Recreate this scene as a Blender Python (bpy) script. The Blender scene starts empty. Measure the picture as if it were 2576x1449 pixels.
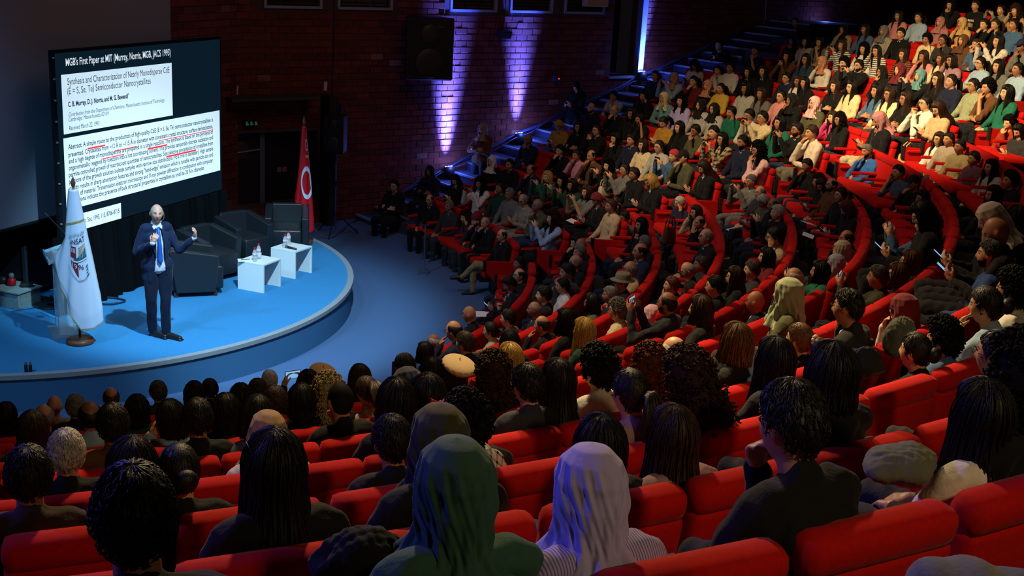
import bpy, bmesh, math, random
import numpy as np
from mathutils import Vector, Matrix
random.seed(7); rng = np.random.default_rng(7)
SC = bpy.context.scene
COL = SC.collection

# ------------------------------------------------------------------ camera
F_PX, HOR, ROLL, CAM_H = 3000.0, -130.0, .058, 5.5
PITCH = math.atan((724.5 - HOR) / F_PX)
c_f = np.array([0, math.cos(PITCH), -math.sin(PITCH)])
c_r0 = np.array([1., 0, 0]); c_u0 = np.cross(c_r0, c_f)
c_r = math.cos(ROLL) * c_r0 + math.sin(ROLL) * c_u0
c_u = -math.sin(ROLL) * c_r0 + math.cos(ROLL) * c_u0
c_p = np.array([0, 0, CAM_H])
cam_data = bpy.data.cameras.new('camera')
cam_data.sensor_fit = 'HORIZONTAL'; cam_data.sensor_width = 36; cam_data.lens = F_PX / 2576 * 36
cam_data.clip_start = .05; cam_data.clip_end = 200
cam = bpy.data.objects.new('camera', cam_data); COL.objects.link(cam)
cam.matrix_world = Matrix(((c_r[0], c_u[0], -c_f[0], c_p[0]), (c_r[1], c_u[1], -c_f[1], c_p[1]), (c_r[2], c_u[2], -c_f[2], c_p[2]), (0, 0, 0, 1)))
SC.camera = cam

# ------------------------------------------------------------------ exposure, world
SC.view_settings.view_transform = 'Standard'; SC.view_settings.look = 'None'
SC.view_settings.exposure = 0.0; SC.view_settings.gamma = 1.0
SC.view_settings.use_curve_mapping = False
SC.cycles.use_denoising = True
SC.cycles.max_bounces = 4; SC.cycles.diffuse_bounces = 2; SC.cycles.glossy_bounces = 2
SC.cycles.transmission_bounces = 4; SC.cycles.transparent_max_bounces = 6
SC.cycles.sample_clamp_indirect = 4.0
W = bpy.data.worlds.new('hall_air'); SC.world = W; W.use_nodes = True
W.node_tree.nodes['Background'].inputs[0].default_value = (.30, .22, .30, 1)
W.node_tree.nodes['Background'].inputs[1].default_value = .012

# ------------------------------------------------------------------ lights (lamps of the hall, and one added fill)
def spot(name, loc, target, power, color, angle, blend=.6, radius=.15):
    d = bpy.data.lights.new(name, 'SPOT'); d.energy = power; d.color = color
    d.spot_size = math.radians(angle); d.spot_blend = blend; d.shadow_soft_size = radius
    o = bpy.data.objects.new(name, d); COL.objects.link(o); o.location = loc
    o.rotation_euler = (Vector(target) - Vector(loc)).to_track_quat('-Z', 'Y').to_euler()
    return o
WARM = (1.0, .72, .36)
def area(name, loc, target, power, color, size):
    d = bpy.data.lights.new(name, 'AREA'); d.energy = power; d.color = color; d.shape = 'DISK'; d.size = size
    o = bpy.data.objects.new(name, d); COL.objects.link(o); o.location = loc
    o.rotation_euler = (Vector(target) - Vector(loc)).to_track_quat('-Z', 'Y').to_euler(); return o
spot('house_light_far', (1.0, 14.5, 9.2), (9.2, 21.2, 3.4), 9500, WARM, 52, .85, .3)
spot('house_light_far_low', (-1.5, 15.5, 8.8), (4.2, 21.0, 1.8), 3200, WARM, 44, .9, .3)
spot('house_light_middle', (-3.2, 13.4, 8.8), (1.2, 11.6, 1.8), 2500, WARM, 52, .9, .3)
spot('house_light_near', (-1.2, 12.2, 9.4), (1.9, 7.6, 3.2), 5200, WARM, 44, .85, .25)
spot('house_light_near_low', (-1.6, 10.6, 9.0), (-.4, 5.2, 3.4), 2200, WARM, 52, .85, .25)
spot('stage_light_key', (-1.6, 11.2, 7.8), (-4.0, 16.4, .6), 4600, (.42, .80, 1.0), 42, .6, .10)
spot('stage_light_fill', (-7.0, 8.5, 7.5), (-5.3, 15.0, .6), 1300, (.2, .6, 1.0), 46, .8, .3)
spot('stage_light_face', (.3, 9.6, 7.6), (-4.4, 14.6, 1.7), 850, (.95, .84, 1.0), 11, .7, .1)
spot('hall_floor_light', (-5.0, 12.0, 9.0), (-.6, 16.6, 0), 800, (.62, .70, 1.0), 70, .9, .3)
spot('blue_side_light', (-6.5, 5.0, 7.2), (.1, 3.0, 3.9), 1100, (.14, .13, 1.0), 50, .9, .2)
spot('house_light_rear', (4.2, -2.2, 9.6), (1.0, 4.6, 3.7), 800, WARM, 40, .9, .3)
area('ambient_fill', (2.0, 15.0, 9.9), (3.0, 15.5, 0), 260, (1.0, .62, .50), 9.0)  # added soft fill that lifts the dim wall and hall, no real fixture

def px_ray(u, v):
    return (u - 1288) / F_PX * c_r - (v - 724.5) / F_PX * c_u + c_f
def px_z(u, v, z):
    d = px_ray(u, v); return c_p + d * ((z - c_p[2]) / d[2])
def px_plane(u, v, o, n):
    d = px_ray(u, v); t = ((np.array([o[0], o[1]]) - c_p[:2]) @ n) / (d[:2] @ n)
    return c_p + d * t
def project(P):
    q = np.asarray(P, float) - c_p; z = q @ c_f
    return 1288 + F_PX * (q @ c_r) / z, 724.5 - F_PX * (q @ c_u) / z, z
# ------------------------------------------------------------------ materials
def lin(h):
    h = h.lstrip('#'); v = [int(h[i:i + 2], 16) / 255 for i in (0, 2, 4)]
    return tuple(x / 12.92 if x <= .04045 else ((x + .055) / 1.055) ** 2.4 for x in v) + (1.,)
MATS = {}
def mat(name, col=None, rough=.7, metal=0., spec=.4, noise=0., nscale=40., bump=0., bscale=200., emit=None, estr=0., trans=0., alpha=None, sheen=0., objcol=False, coat=0.):
    if name in MATS: return MATS[name]
    m = bpy.data.materials.new(name); m.use_nodes = True; nt = m.node_tree; b = nt.nodes['Principled BSDF']
    b.inputs['Roughness'].default_value = rough; b.inputs['Metallic'].default_value = metal
    b.inputs['Specular IOR Level'].default_value = spec
    if sheen: b.inputs['Sheen Weight'].default_value = sheen; b.inputs['Sheen Roughness'].default_value = .4
    if coat: b.inputs['Coat Weight'].default_value = coat
    if trans: b.inputs['Transmission Weight'].default_value = trans
    src = None
    if objcol:
        oi = nt.nodes.new('ShaderNodeObjectInfo'); src = oi.outputs['Color']
    else:
        b.inputs['Base Color'].default_value = col if len(col) == 4 else tuple(col) + (1,)
    if noise:
        tc = nt.nodes.new('ShaderNodeTexCoord'); nz = nt.nodes.new('ShaderNodeTexNoise'); nz.inputs['Scale'].default_value = nscale; nz.inputs['Detail'].default_value = 3
        nt.links.new(tc.outputs['Object'], nz.inputs['Vector'])
        mr = nt.nodes.new('ShaderNodeMapRange'); mr.inputs[1].default_value = .3; mr.inputs[2].default_value = .7; mr.inputs[3].default_value = 1 - noise; mr.inputs[4].default_value = 1 + noise
        nt.links.new(nz.outputs['Fac'], mr.inputs[0])
        mx = nt.nodes.new('ShaderNodeMix'); mx.data_type = 'RGBA'; mx.blend_type = 'MULTIPLY'; mx.inputs[0].default_value = 1
        if src: nt.links.new(src, mx.inputs[6])
        else: mx.inputs[6].default_value = b.inputs['Base Color'].default_value
        nt.links.new(mr.outputs[0], mx.inputs[7]); src = mx.outputs[2]
    if src: nt.links.new(src, b.inputs['Base Color'])
    if bump:
        tc = nt.nodes.new('ShaderNodeTexCoord'); nz = nt.nodes.new('ShaderNodeTexNoise'); nz.inputs['Scale'].default_value = bscale; nz.inputs['Detail'].default_value = 4
        bp = nt.nodes.new('ShaderNodeBump'); bp.inputs['Strength'].default_value = bump; bp.inputs['Distance'].default_value = .01
        nt.links.new(tc.outputs['Object'], nz.inputs['Vector']); nt.links.new(nz.outputs['Fac'], bp.inputs['Height']); nt.links.new(bp.outputs[0], b.inputs['Normal'])
    if emit is not None:
        b.inputs['Emission Color'].default_value = emit if len(emit) == 4 else tuple(emit) + (1,); b.inputs['Emission Strength'].default_value = estr
    if alpha is not None: b.inputs['Alpha'].default_value = alpha
    MATS[name] = m; return m
def nodes_of(m): return m.node_tree, m.node_tree.nodes['Principled BSDF']
M_CLOTH = mat('cloth', objcol=True, rough=.85, spec=.2, noise=.12, nscale=30, bump=.25, bscale=90, sheen=.1)
M_KNIT = mat('fine_cloth', objcol=True, rough=.8, spec=.25, bump=.12, bscale=60, sheen=.15)
M_SKIN = mat('skin', objcol=True, rough=.5, spec=.4, noise=.06, nscale=25)
M_EYE = mat('eye_dark', (.02, .014, .012), .25)
M_BROW = mat('brow', (.02, .013, .01), .7)
def mat_scaled(name, f, rough):
    m = mat(name, objcol=True, rough=rough); nt, b = nodes_of(m)
    oi = [n for n in nt.nodes if n.type == 'OBJECT_INFO'][0]
    mx = nt.nodes.new('ShaderNodeMix'); mx.data_type = 'RGBA'; mx.blend_type = 'MULTIPLY'; mx.inputs[0].default_value = 1; mx.inputs[7].default_value = f
    nt.links.new(oi.outputs['Color'], mx.inputs[6]); nt.links.new(mx.outputs[2], b.inputs['Base Color']); return m
M_LIP = mat_scaled('lips', (.75, .42, .42, 1), .45)
M_HAIR = mat('hair', objcol=True, rough=.5, spec=.32, noise=.35, nscale=60)
def strand(m, scale=150):
    nt, b = nodes_of(m)
    tc = nt.nodes.new('ShaderNodeTexCoord'); mp = nt.nodes.new('ShaderNodeMapping'); mp.inputs['Scale'].default_value = (1, 1, .06)
    nz = nt.nodes.new('ShaderNodeTexNoise'); nz.inputs['Scale'].default_value = scale; nz.inputs['Detail'].default_value = 3
    bp = nt.nodes.new('ShaderNodeBump'); bp.inputs['Strength'].default_value = .6; bp.inputs['Distance'].default_value = .004
    nt.links.new(tc.outputs['Object'], mp.inputs[0]); nt.links.new(mp.outputs[0], nz.inputs['Vector']); nt.links.new(nz.outputs['Fac'], bp.inputs['Height']); nt.links.new(bp.outputs[0], b.inputs['Normal'])
strand(M_HAIR)
M_CURL = mat('curly_hair', objcol=True, rough=.75, spec=.12, noise=.4, nscale=50)
M_VELVET = mat('red_velvet', lin('#b00f0b'), .85, spec=.12, noise=.10, nscale=60, bump=.15, bscale=400, sheen=.04)
M_BLACKP = mat('black_plastic', (.012, .012, .014), .45)
M_BLACKM = mat('black_metal', (.015, .015, .017), .4, metal=.6)
M_CHROME = mat('chrome', (.6, .62, .65), .25, metal=1.)
M_GOLD = mat('gold_trim', (.6, .45, .16), .45, metal=.5)
M_TIER = mat('tier_carpet', lin('#33343c'), .95, noise=.2, nscale=60, bump=.3, bscale=300)
M_CARPET = mat('blue_carpet', lin('#4d668e'), .95, spec=.1, noise=.18, nscale=120, bump=.4, bscale=500)
M_STAGE = mat('stage_carpet', lin('#3a83b8'), .95, spec=.1, noise=.10, nscale=90, bump=.3, bscale=500)
M_FASCIA = mat('stage_fascia', lin('#3f6c96'), .9, spec=.1, noise=.12, nscale=120)
M_EDGE = mat('stage_edge', lin('#8d9198'), .7, noise=.1, nscale=40)
M_WHITE = mat('white_laminate', (.80, .80, .80), .4)
M_LEATHER = mat('black_leather', (.014, .017, .022), .38, spec=.5, bump=.15, bscale=160)
M_DRAPE = mat('black_drape', (.004, .005, .006), 1., spec=.03)
M_GLASSY = mat('clear_acrylic', (.9, .97, 1.), .06, trans=.0, alpha=.22, spec=.8)
M_WOOD = mat('brown_wood', lin('#6b3a24'), .45, noise=.25, nscale=12)
M_SCREENBIG = mat('grey_screen_cloth', lin('#6d7688'), .9)
M_SHOE = mat('black_shoe', (.012, .012, .014), .3)
M_SNEAK = mat('white_sneaker', (.6, .58, .52), .7)
M_PAPER = mat('paper', (.8, .8, .77), .8)
M_LENS = mat('spectacle_rim', (.02, .02, .022), .3)
M_PHONE = mat('phone_black', (.015, .015, .02), .25)
M_GLOW = mat('lit_phone_screen', (.2, .4, .6), .3, emit=(.25, .6, 1.), estr=.75)

# ------------------------------------------------------------------ mesh helpers
def link(o, parent=None):
    COL.objects.link(o)
    if parent is not None: o.parent = parent
    return o
def mesh_from(name, V, Fc, mats, smooth=False, idx=None):
    me = bpy.data.meshes.new(name); me.from_pydata([tuple(v) for v in V], [], [tuple(f) for f in Fc])
    for m in (mats if isinstance(mats, (list, tuple)) else [mats]): me.materials.append(m)
    if smooth: me.polygons.foreach_set('use_smooth', [True] * len(me.polygons))
    if idx is not None: me.polygons.foreach_set('material_index', list(idx))
    me.update(); return me
def obj(name, me, parent=None, loc=None, rz=None, color=None):
    o = bpy.data.objects.new(name, me)
    if loc is not None: o.location = loc
    if rz is not None: o.rotation_euler = (0, 0, rz)
    if color is not None: o.color = color
    return link(o, parent)
def empty(name, loc=(0, 0, 0), rz=0., parent=None):
    o = bpy.data.objects.new(name, None); o.location = loc; o.rotation_euler = (0, 0, rz); o.empty_display_size = .1
    return link(o, parent)
def tag(o, label=None, cat=None, group=None, kind=None):
    if label: o['label'] = label
    if cat: o['category'] = cat
    if group: o['group'] = group
    if kind: o['kind'] = kind
    return o
def struct(o): o['kind'] = 'structure'; return o
class MB:
    """collects vertices and faces of one mesh"""
    def __init__(s): s.v = []; s.f = []
    def add(s, V, Fc):
        n = len(s.v); s.v += [tuple(x) for x in V]; s.f += [tuple(i + n for i in f) for f in Fc]; return s
    def box(s, c, size, R=None, bev=0.):
        x, y, z = [d / 2 for d in size]
        if bev <= 0:
            V = [(-x, -y, -z), (x, -y, -z), (x, y, -z), (-x, y, -z), (-x, -y, z), (x, -y, z), (x, y, z), (-x, y, z)]
            Fc = [(0, 3, 2, 1), (4, 5, 6, 7), (0, 1, 5, 4), (1, 2, 6, 5), (2, 3, 7, 6), (3, 0, 4, 7)]
        else:
            bm = bmesh.new(); bmesh.ops.create_cube(bm, size=1)
            for v in bm.verts: v.co = Vector((v.co.x * 2 * x, v.co.y * 2 * y, v.co.z * 2 * z))
            bmesh.ops.bevel(bm, geom=bm.edges[:], offset=bev, segments=2, affect='EDGES', profile=.6)
            bm.verts.index_update(); V = [v.co[:] for v in bm.verts]; Fc = [[v.index for v in f.verts] for f in bm.faces]; bm.free()
        if R is not None: V = [tuple(R @ Vector(v)) for v in V]
        return s.add([(v[0] + c[0], v[1] + c[1], v[2] + c[2]) for v in V], Fc)
    def tube(s, pts, r, n=8, cap=True):
        P = [np.array(p, float) for p in pts]; R = r if hasattr(r, '__len__') else [r] * len(P)
        V = []; Fc = []; up = None
        for i, p in enumerate(P):
            t = P[min(i + 1, len(P) - 1)] - P[max(i - 1, 0)]; t = t / (np.linalg.norm(t) + 1e-12)
            if up is None: up = np.array([0, 0, 1.]) if abs(t[2]) < .9 else np.array([1., 0, 0])
            a = np.cross(t, up); a /= np.linalg.norm(a) + 1e-12; b = np.cross(a, t); up = b
            for k in range(n):
                w = 2 * math.pi * k / n; V.append(p + R[i] * (math.cos(w) * a + math.sin(w) * b))
        for i in range(len(P) - 1):
            for k in range(n):
                k2 = (k + 1) % n; Fc.append((i * n + k, (i + 1) * n + k, (i + 1) * n + k2, i * n + k2))
        if cap: Fc.append(tuple(range(n))); Fc.append(tuple((len(P) - 1) * n + n - 1 - k for k in range(n)))
        return s.add(V, Fc)
    def lathe(s, prof, n=20, c=(0, 0, 0), squash=1.):
        V = []; Fc = []
        for r, z in prof:
            for k in range(n):
                w = 2 * math.pi * k / n; V.append((c[0] + r * math.cos(w), c[1] + squash * r * math.sin(w), c[2] + z))
        for i in range(len(prof) - 1):
            for k in range(n):
                k2 = (k + 1) % n; Fc.append((i * n + k, i * n + k2, (i + 1) * n + k2, (i + 1) * n + k))
        Fc.append(tuple(n - 1 - k for k in range(n))); Fc.append(tuple((len(prof) - 1) * n + k for k in range(n)))
        return s.add(V, Fc)
    def ell(s, c, r, n=12, m=8, R=None):
        V = []; Fc = []
        for i in range(m + 1):
            t = math.pi * i / m
            for k in range(n):
                w = 2 * math.pi * k / n; p = Vector((r[0] * math.sin(t) * math.cos(w), r[1] * math.sin(t) * math.sin(w), r[2] * math.cos(t)))
                if R is not None: p = R @ p
                V.append((p[0] + c[0], p[1] + c[1], p[2] + c[2]))
        for i in range(m):
            for k in range(n):
                k2 = (k + 1) % n; Fc.append((i * n + k, (i + 1) * n + k, (i + 1) * n + k2, i * n + k2))
        return s.add(V, Fc)
    def prism(s, poly, axis_vec, c=(0, 0, 0)):
        """poly: 3-D points; extruded by axis_vec"""
        n = len(poly); a = np.array(axis_vec); V = [np.array(p) + np.array(c) for p in poly]; V += [v + a for v in V[:n]]
        Fc = [tuple(range(n)), tuple(2 * n - 1 - k for k in range(n))] + [(k, n + k, n + (k + 1) % n, (k + 1) % n) for k in range(n)]
        return s.add(V, Fc)
    def build(s, name, m, parent=None, smooth=False, loc=None, rz=None, color=None):
        me = mesh_from(name, s.v, s.f, m, smooth)
        bm = bmesh.new(); bm.from_mesh(me); bmesh.ops.recalc_face_normals(bm, faces=bm.faces[:]); bm.to_mesh(me); bm.free()
        return obj(name, me, parent, loc, rz, color)
    def mesh(s, name, m, smooth=False):
        me = mesh_from(name, s.v, s.f, m, smooth)
        bm = bmesh.new(); bm.from_mesh(me); bmesh.ops.recalc_face_normals(bm, faces=bm.faces[:]); bm.to_mesh(me); bm.free(); return me
DG = None
def baked(o):
    dg = bpy.context.evaluated_depsgraph_get(); dg.update()
    me = bpy.data.meshes.new_from_object(o.evaluated_get(dg)); return me
def text_mesh(body, size, font_shear=0., bold=0., extrude=0.):
    cu = bpy.data.curves.new('lettering', 'FONT'); cu.body = body; cu.size = size; cu.shear = font_shear; cu.offset = bold; cu.extrude = extrude; cu.resolution_u = 3
    o = bpy.data.objects.new('lettering', cu); COL.objects.link(o); me = baked(o); COL.objects.unlink(o); bpy.data.objects.remove(o); return me
def wobble(P, s, amp, seed=0):
    """cheap smooth pseudo-noise"""
    P = np.asarray(P); r = np.random.default_rng(seed); out = np.zeros(len(P))
    for _ in range(5):
        k = r.normal(size=3) * s; out += np.sin(P @ k + r.uniform(0, 6.28))
    return amp * out / 2.5

def mloc(o): return Matrix.LocRotScale(o.location, o.rotation_euler, o.scale)
# ------------------------------------------------------------------ the hall: geometry of rows and walls
CX, CY = -7.0, 17.2                                   # centre of the stage and of every seat row
RK = [6.39, 7.27, 8.13, 9.04, 9.88, 10.78, 11.64, 12.57, 13.53, 14.5, 15.44, 16.37, 17.3, 18.23, 19.16, 20.1, 21., 22.]
ZK = [.85 + .325 * (i - 1) for i in range(len(RK))]  # top of the seat backs of row i
def rk(k): return float(np.interp(k, range(len(RK)), RK))
def zk(k): return float(np.interp(k, range(len(ZK)), ZK))
def kC(j): return .9 + .923 * (j - 1)                 # the far block has a slightly tighter pitch
SEAT_H = .90
def row_geo(block, j):
    k = kC(j) if block == 'C' else float(j)
    return rk(k), zk(k), max(0., zk(k) - SEAT_H)
def pol(r, deg, z=0.): a = math.radians(deg); return np.array([CX + r * math.cos(a), CY + r * math.sin(a), z])
AZ = math.radians(53); WD = np.array([math.sin(AZ), math.cos(AZ)]); WN = np.array([WD[1], -WD[0]])
WO = np.array([-3.359, 22.813]) - .75 * WN            # the brick wall on the right of the stage
def wall(s, z, off=0.): p = WO + WD * s + WN * off; return np.array([p[0], p[1], z])
def px_wall(u, v, off=0.):
    P = px_plane(u, v, WO + WN * off, WN); return float((P[:2] - WO) @ WD), float(P[2])
RZ_WALL = math.atan2(WD[1], WD[0])                    # local x runs along the wall
# the slide screen's plane
AS = math.radians(19.5); SD = np.array([math.sin(AS), math.cos(AS)]); SN = np.array([SD[1], -SD[0]]); SO = np.array([-5.405, 16.81])
def px_scr(u, v, off=0.):
    P = px_plane(u, v, SO + SN * off, SN); return float((P[:2] - SO) @ SD), float(P[2])
def scr(s, z, off=0.): p = SO + SD * s + SN * off; return np.array([p[0], p[1], z])
RZ_SCR = math.atan2(SD[1], SD[0])
def slab(name, a, b, z0, z1, thick, n, m, parent=None):
    """upright slab standing on the line a-b, thick in direction -n"""
    a = np.array(a[:2]); b = np.array(b[:2]); n = np.array(n)
    P = [np.r_[a, z0], np.r_[b, z0], np.r_[b - n * thick, z0], np.r_[a - n * thick, z0]]
    return MB().prism(P, (0, 0, z1 - z0)).build(name, m, parent)

# floor, stage, tiers
struct(MB().box((3, 13, -.06), (60, 50, .12)).build('floor', M_CARPET))
STZ, STR = .45, 4.557
arc = [pol(STR, t) for t in np.linspace(-115, 75, 96)]
keep = [p for p in arc if (p[:2] - WO) @ WN > .02]
last = keep[-1]; s_end = (last[:2] - WO) @ WD
back = [wall(s_end, 0, .02), wall(-6.0, 0, .02), np.array([-13, 14., 0]), np.array([-12, 9, 0])]
poly = [p for p in keep] + back
struct(MB().prism([np.r_[p[:2], STZ - .02] for p in poly], (0, 0, .02)).build('floor_stage', M_STAGE))
band = MB()
for i in range(len(keep) - 1):
    a, b = keep[i], keep[i + 1]
    band.add([np.r_[a[:2], 0], np.r_[b[:2], 0], np.r_[b[:2], STZ - .03], np.r_[a[:2], STZ - .03]], [(0, 1, 2, 3)])
struct(band.build('wall_stage_front', M_FASCIA, smooth=True))
edge = MB()
for i in range(len(keep) - 1):
    P = []
    for p in (keep[i], keep[i + 1]):
        d = (p[:2] - np.array([CX, CY])) / STR
        P += [np.r_[p[:2] + d * .02, STZ - .05], np.r_[p[:2] + d * .02, STZ + .004], np.r_[p[:2] - d * .07, STZ + .006], np.r_[p[:2] - d * .07, STZ - .05]]
    edge.add(P, [(0, 4, 5, 1), (1, 5, 6, 2), (2, 6, 7, 3), (3, 7, 4, 0)])
struct(edge.build('trim_1', M_EDGE))
def wall_angle(r, off): # angle at radius r where the far block meets the stairs along the wall
    d = (np.array([CX, CY]) - WO) @ WN - off
    return 37 + math.degrees(math.asin(min(1, d / r)))
def tier(name, r0, r1, t0, t1, z, zlow):
    n = max(6, int((t1 - t0) / 2.5)); b = MB(); T = np.linspace(t0, t1, n)
    for i in range(n - 1):
        a0, a1, c0, c1 = pol(r0, T[i]), pol(r0, T[i + 1]), pol(r1, T[i]), pol(r1, T[i + 1])
        V = [np.r_[p[:2], h] for p in (a0, a1, c1, c0) for h in (zlow, z)]
        b.add(V, [(1, 7, 5, 3), (0, 1, 3, 2)])
    for q, tt in ((0, t0), (1, t1)):
        a, c = pol(r0, tt), pol(r1, tt); b.add([np.r_[a[:2], zlow - .6], np.r_[c[:2], zlow - .6], np.r_[c[:2], z], np.r_[a[:2], z]], [(0, 1, 2, 3)])
    return struct(b.build(name, M_TIER))
for blk, n, t0 in (('C', 14, 5.6), ('B', 14, -80)):
    for j in range(2, n + 1):
        r, zt, zf = row_geo(blk, j); rp = row_geo(blk, j - 1)[0]; rn = row_geo(blk, j + 1)[0]; zp = row_geo(blk, j - 1)[2]
        t1 = wall_angle((rp + r) / 2, 1.35) if blk == 'C' else 5.6
        tier('floor_tier', rp + .12, r + .14 if j < n else r + 1.5, t0, t1, zf, zp)
# stairs along the brick wall
def rake_floor(r): return max(0., float(np.interp(r, [rk(kC(j)) for j in range(1, 16)], [row_geo('C', j)[2] for j in range(1, 16)])))
M_STAIR = mat('stair_carpet', lin('#2c3350'), .9, noise=.2, nscale=70); M_NOSE = mat('stair_nosing', lin('#7f8aa8'), .5)
s = .2
while s < 14.5:
    r = math.hypot(3.04 - .7, s + 6.286); z = rake_floor(r + .25)
    if z > .05:
        st = MB()
        P = [wall(s, 0, .02), wall(s + .46, 0, .02), wall(s + .46, 0, 1.35), wall(s, 0, 1.35)]
        st.prism([np.r_[p[:2], max(0, z - .5)] for p in P], (0, 0, min(z, .5)))
        so = struct(st.build('floor_step', M_STAIR))
        nb = MB(); P = [wall(s - .012, 0, .03), wall(s + .05, 0, .03), wall(s + .05, 0, 1.34), wall(s - .012, 0, 1.34)]
        nb.prism([np.r_[p[:2], z - .03] for p in P], (0, 0, .036)); nb.build('nosing', M_NOSE, so)
    s += .45

# brick walls -----------------------------------------------------------------
def brick_mat(name, c1, c2):
    m = mat(name, c1, .9, spec=.2); nt, b = nodes_of(m)
    oi = nt.nodes.new('ShaderNodeNewGeometry'); cr = nt.nodes.new('ShaderNodeValToRGB')
    cr.color_ramp.elements[0].color = c1; cr.color_ramp.elements[1].color = c2
    e = cr.color_ramp.elements.new(.986); e.color = c2; e = cr.color_ramp.elements.new(.994); e.color = lin('#94776a')
    nt.links.new(oi.outputs['Random Per Island'], cr.inputs[0])
    # rows of small holes in the faces of the hollow bricks
    uv = nt.nodes.new('ShaderNodeTexCoord'); mp = nt.nodes.new('ShaderNodeMapping'); mp.inputs['Scale'].default_value = (30, 1, 36)
    sep = nt.nodes.new('ShaderNodeVectorMath'); sep.operation = 'FRACTION'
    sub = nt.nodes.new('ShaderNodeVectorMath'); sub.operation = 'SUBTRACT'; sub.inputs[1].default_value = (.5, 0, .5)
    mul = nt.nodes.new('ShaderNodeVectorMath'); mul.operation = 'MULTIPLY'; mul.inputs[1].default_value = (1, 0, 1)
    ln = nt.nodes.new('ShaderNodeVectorMath'); ln.operation = 'LENGTH'
    lt = nt.nodes.new('ShaderNodeMapRange'); lt.inputs[1].default_value = .22; lt.inputs[2].default_value = .32; lt.inputs[3].default_value = .25; lt.inputs[4].default_value = 1
    nt.links.new(uv.outputs['Object'], mp.inputs[0]); nt.links.new(mp.outputs[0], sep.inputs[0]); nt.links.new(sep.outputs[0], sub.inputs[0]); nt.links.new(sub.outputs[0], mul.inputs[0]); nt.links.new(mul.outputs[0], ln.inputs[0]); nt.links.new(ln.outputs['Value'], lt.inputs[0])
    mx = nt.nodes.new('ShaderNodeMix'); mx.data_type = 'RGBA'; mx.blend_type = 'MULTIPLY'; mx.inputs[0].default_value = 1
    nt.links.new(cr.outputs[0], mx.inputs[6]); nt.links.new(lt.outputs[0], mx.inputs[7]); nt.links.new(mx.outputs[2], b.inputs['Base Color'])
    return m
M_BRICK = brick_mat('red_brick', lin('#5d2a22'), lin('#7d3a2e'))
M_MORTAR = mat('mortar', lin('#4a3430'), .95, noise=.2, nscale=30)
BL, BH, BD = .285, .128, .012
def single_brick_mat():
    m = M_BRICK.copy(); m.name = 'red_brick_single'; nt = m.node_tree
    g = [n for n in nt.nodes if n.type == 'NEW_GEOMETRY'][0]; oi = nt.nodes.new('ShaderNodeObjectInfo'); cr = [n for n in nt.nodes if n.type == 'VALTORGB'][0]
    nt.links.new(oi.outputs['Random'], cr.inputs[0]); return m
M_BRICK1 = single_brick_mat()
def brick_box(x0, x1, z0, z1, y=0.):
    g = .006; e = .004
    return [(x0 + g, y, z0 + g), (x1 - g, y, z0 + g), (x1 - g, y, z1 - g), (x0 + g, y, z1 - g), (x0 + g + e, y - BD, z0 + g + e), (x1 - g - e, y - BD, z0 + g + e), (x1 - g - e, y - BD, z1 - g - e), (x0 + g + e, y - BD, z1 - g - e)], [(4, 5, 6, 7), (0, 1, 5, 4), (1, 2, 6, 5), (2, 3, 7, 6), (3, 0, 4, 7)]
def brick_wall(name, origin, rz, s0, s1, z1, holes, frame_fn, nsingle):
    """slab + bricks proud of the mortar; local x along the wall, local -y towards the hall. holes: (s0,s1,z0,z1)"""
    root = bpy.data.objects.new(name, None)
    cuts_s = sorted({s0, s1} | {h[i] for h in holes for i in (0, 1)}); cuts_z = sorted({0., z1} | {h[i] for h in holes for i in (2, 3)})
    sl = MB()
    for a, b_ in zip(cuts_s, cuts_s[1:]):
        for c, d in zip(cuts_z, cuts_z[1:]):
            mx_, mz = (a + b_) / 2, (c + d) / 2
            if not any(h[0] < mx_ < h[1] and h[2] < mz < h[3] for h in holes): sl.box((mx_, .15, mz), (b_ - a, .3, d - c))
    w = sl.build(name, M_MORTAR, None, loc=(origin[0], origin[1], 0), rz=rz); struct(w)
    allb = []
    row = 0; z = 0.
    while z < z1 - .02:
        x = s0 - (BL / 2 if row % 2 else 0)
        while x < s1:
            a, b_ = max(x, s0), min(x + BL, s1); c, d = z, min(z + BH, z1)
            if b_ - a > .05 and not any(a < h[1] and b_ > h[0] and c < h[3] and d > h[2] for h in holes): allb.append((a, b_, c, d))
            x += BL
        z += BH; row += 1
    score = []
    for i, (a, b_, c, d) in enumerate(allb):
        u, v, zz, ok = frame_fn((a + b_) / 2, (c + d) / 2); score.append((0 if ok and b_ - a > BL - .01 and d - c > BH - .01 else 1, zz, i))
    score.sort(); single = {i for k, zz, i in score[:nsingle] if k == 0}
    me = None; rest = MB()
    V, Fc = brick_box(-BL / 2, BL / 2, -BH / 2, BH / 2); me = mesh_from('brick', V, Fc, M_BRICK1)
    for i, (a, b_, c, d) in enumerate(allb):
        dy = rng.uniform(-.003, .003)
        if i in single: obj('brick', me, w, ((a + b_) / 2, dy, (c + d) / 2))
        else: rest.add(*brick_box(a, b_, c, d, dy))
    r_ = rest.build('brick_field', M_BRICK, w); r_['kind'] = 'stuff'
    return w
def fr_wall(s, z):
    u, v, d = project(wall(s, z)); ok = 600 < u < 1560 and 30 < v < 500 and z > STZ and not (1010 < u < 1135 and v < 210); return u, v, d, ok
doorL = px_wall(581, 345)[0]; doorR = px_wall(800, 300)[0]; DOORTOP = px_wall(640, 335)[1]
rec0 = px_wall(1540, 100)[0]; rec1 = px_wall(1606, 100)[0]; recz = px_wall(1570, 190)[1]
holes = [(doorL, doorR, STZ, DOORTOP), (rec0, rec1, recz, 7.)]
wins = []
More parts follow.
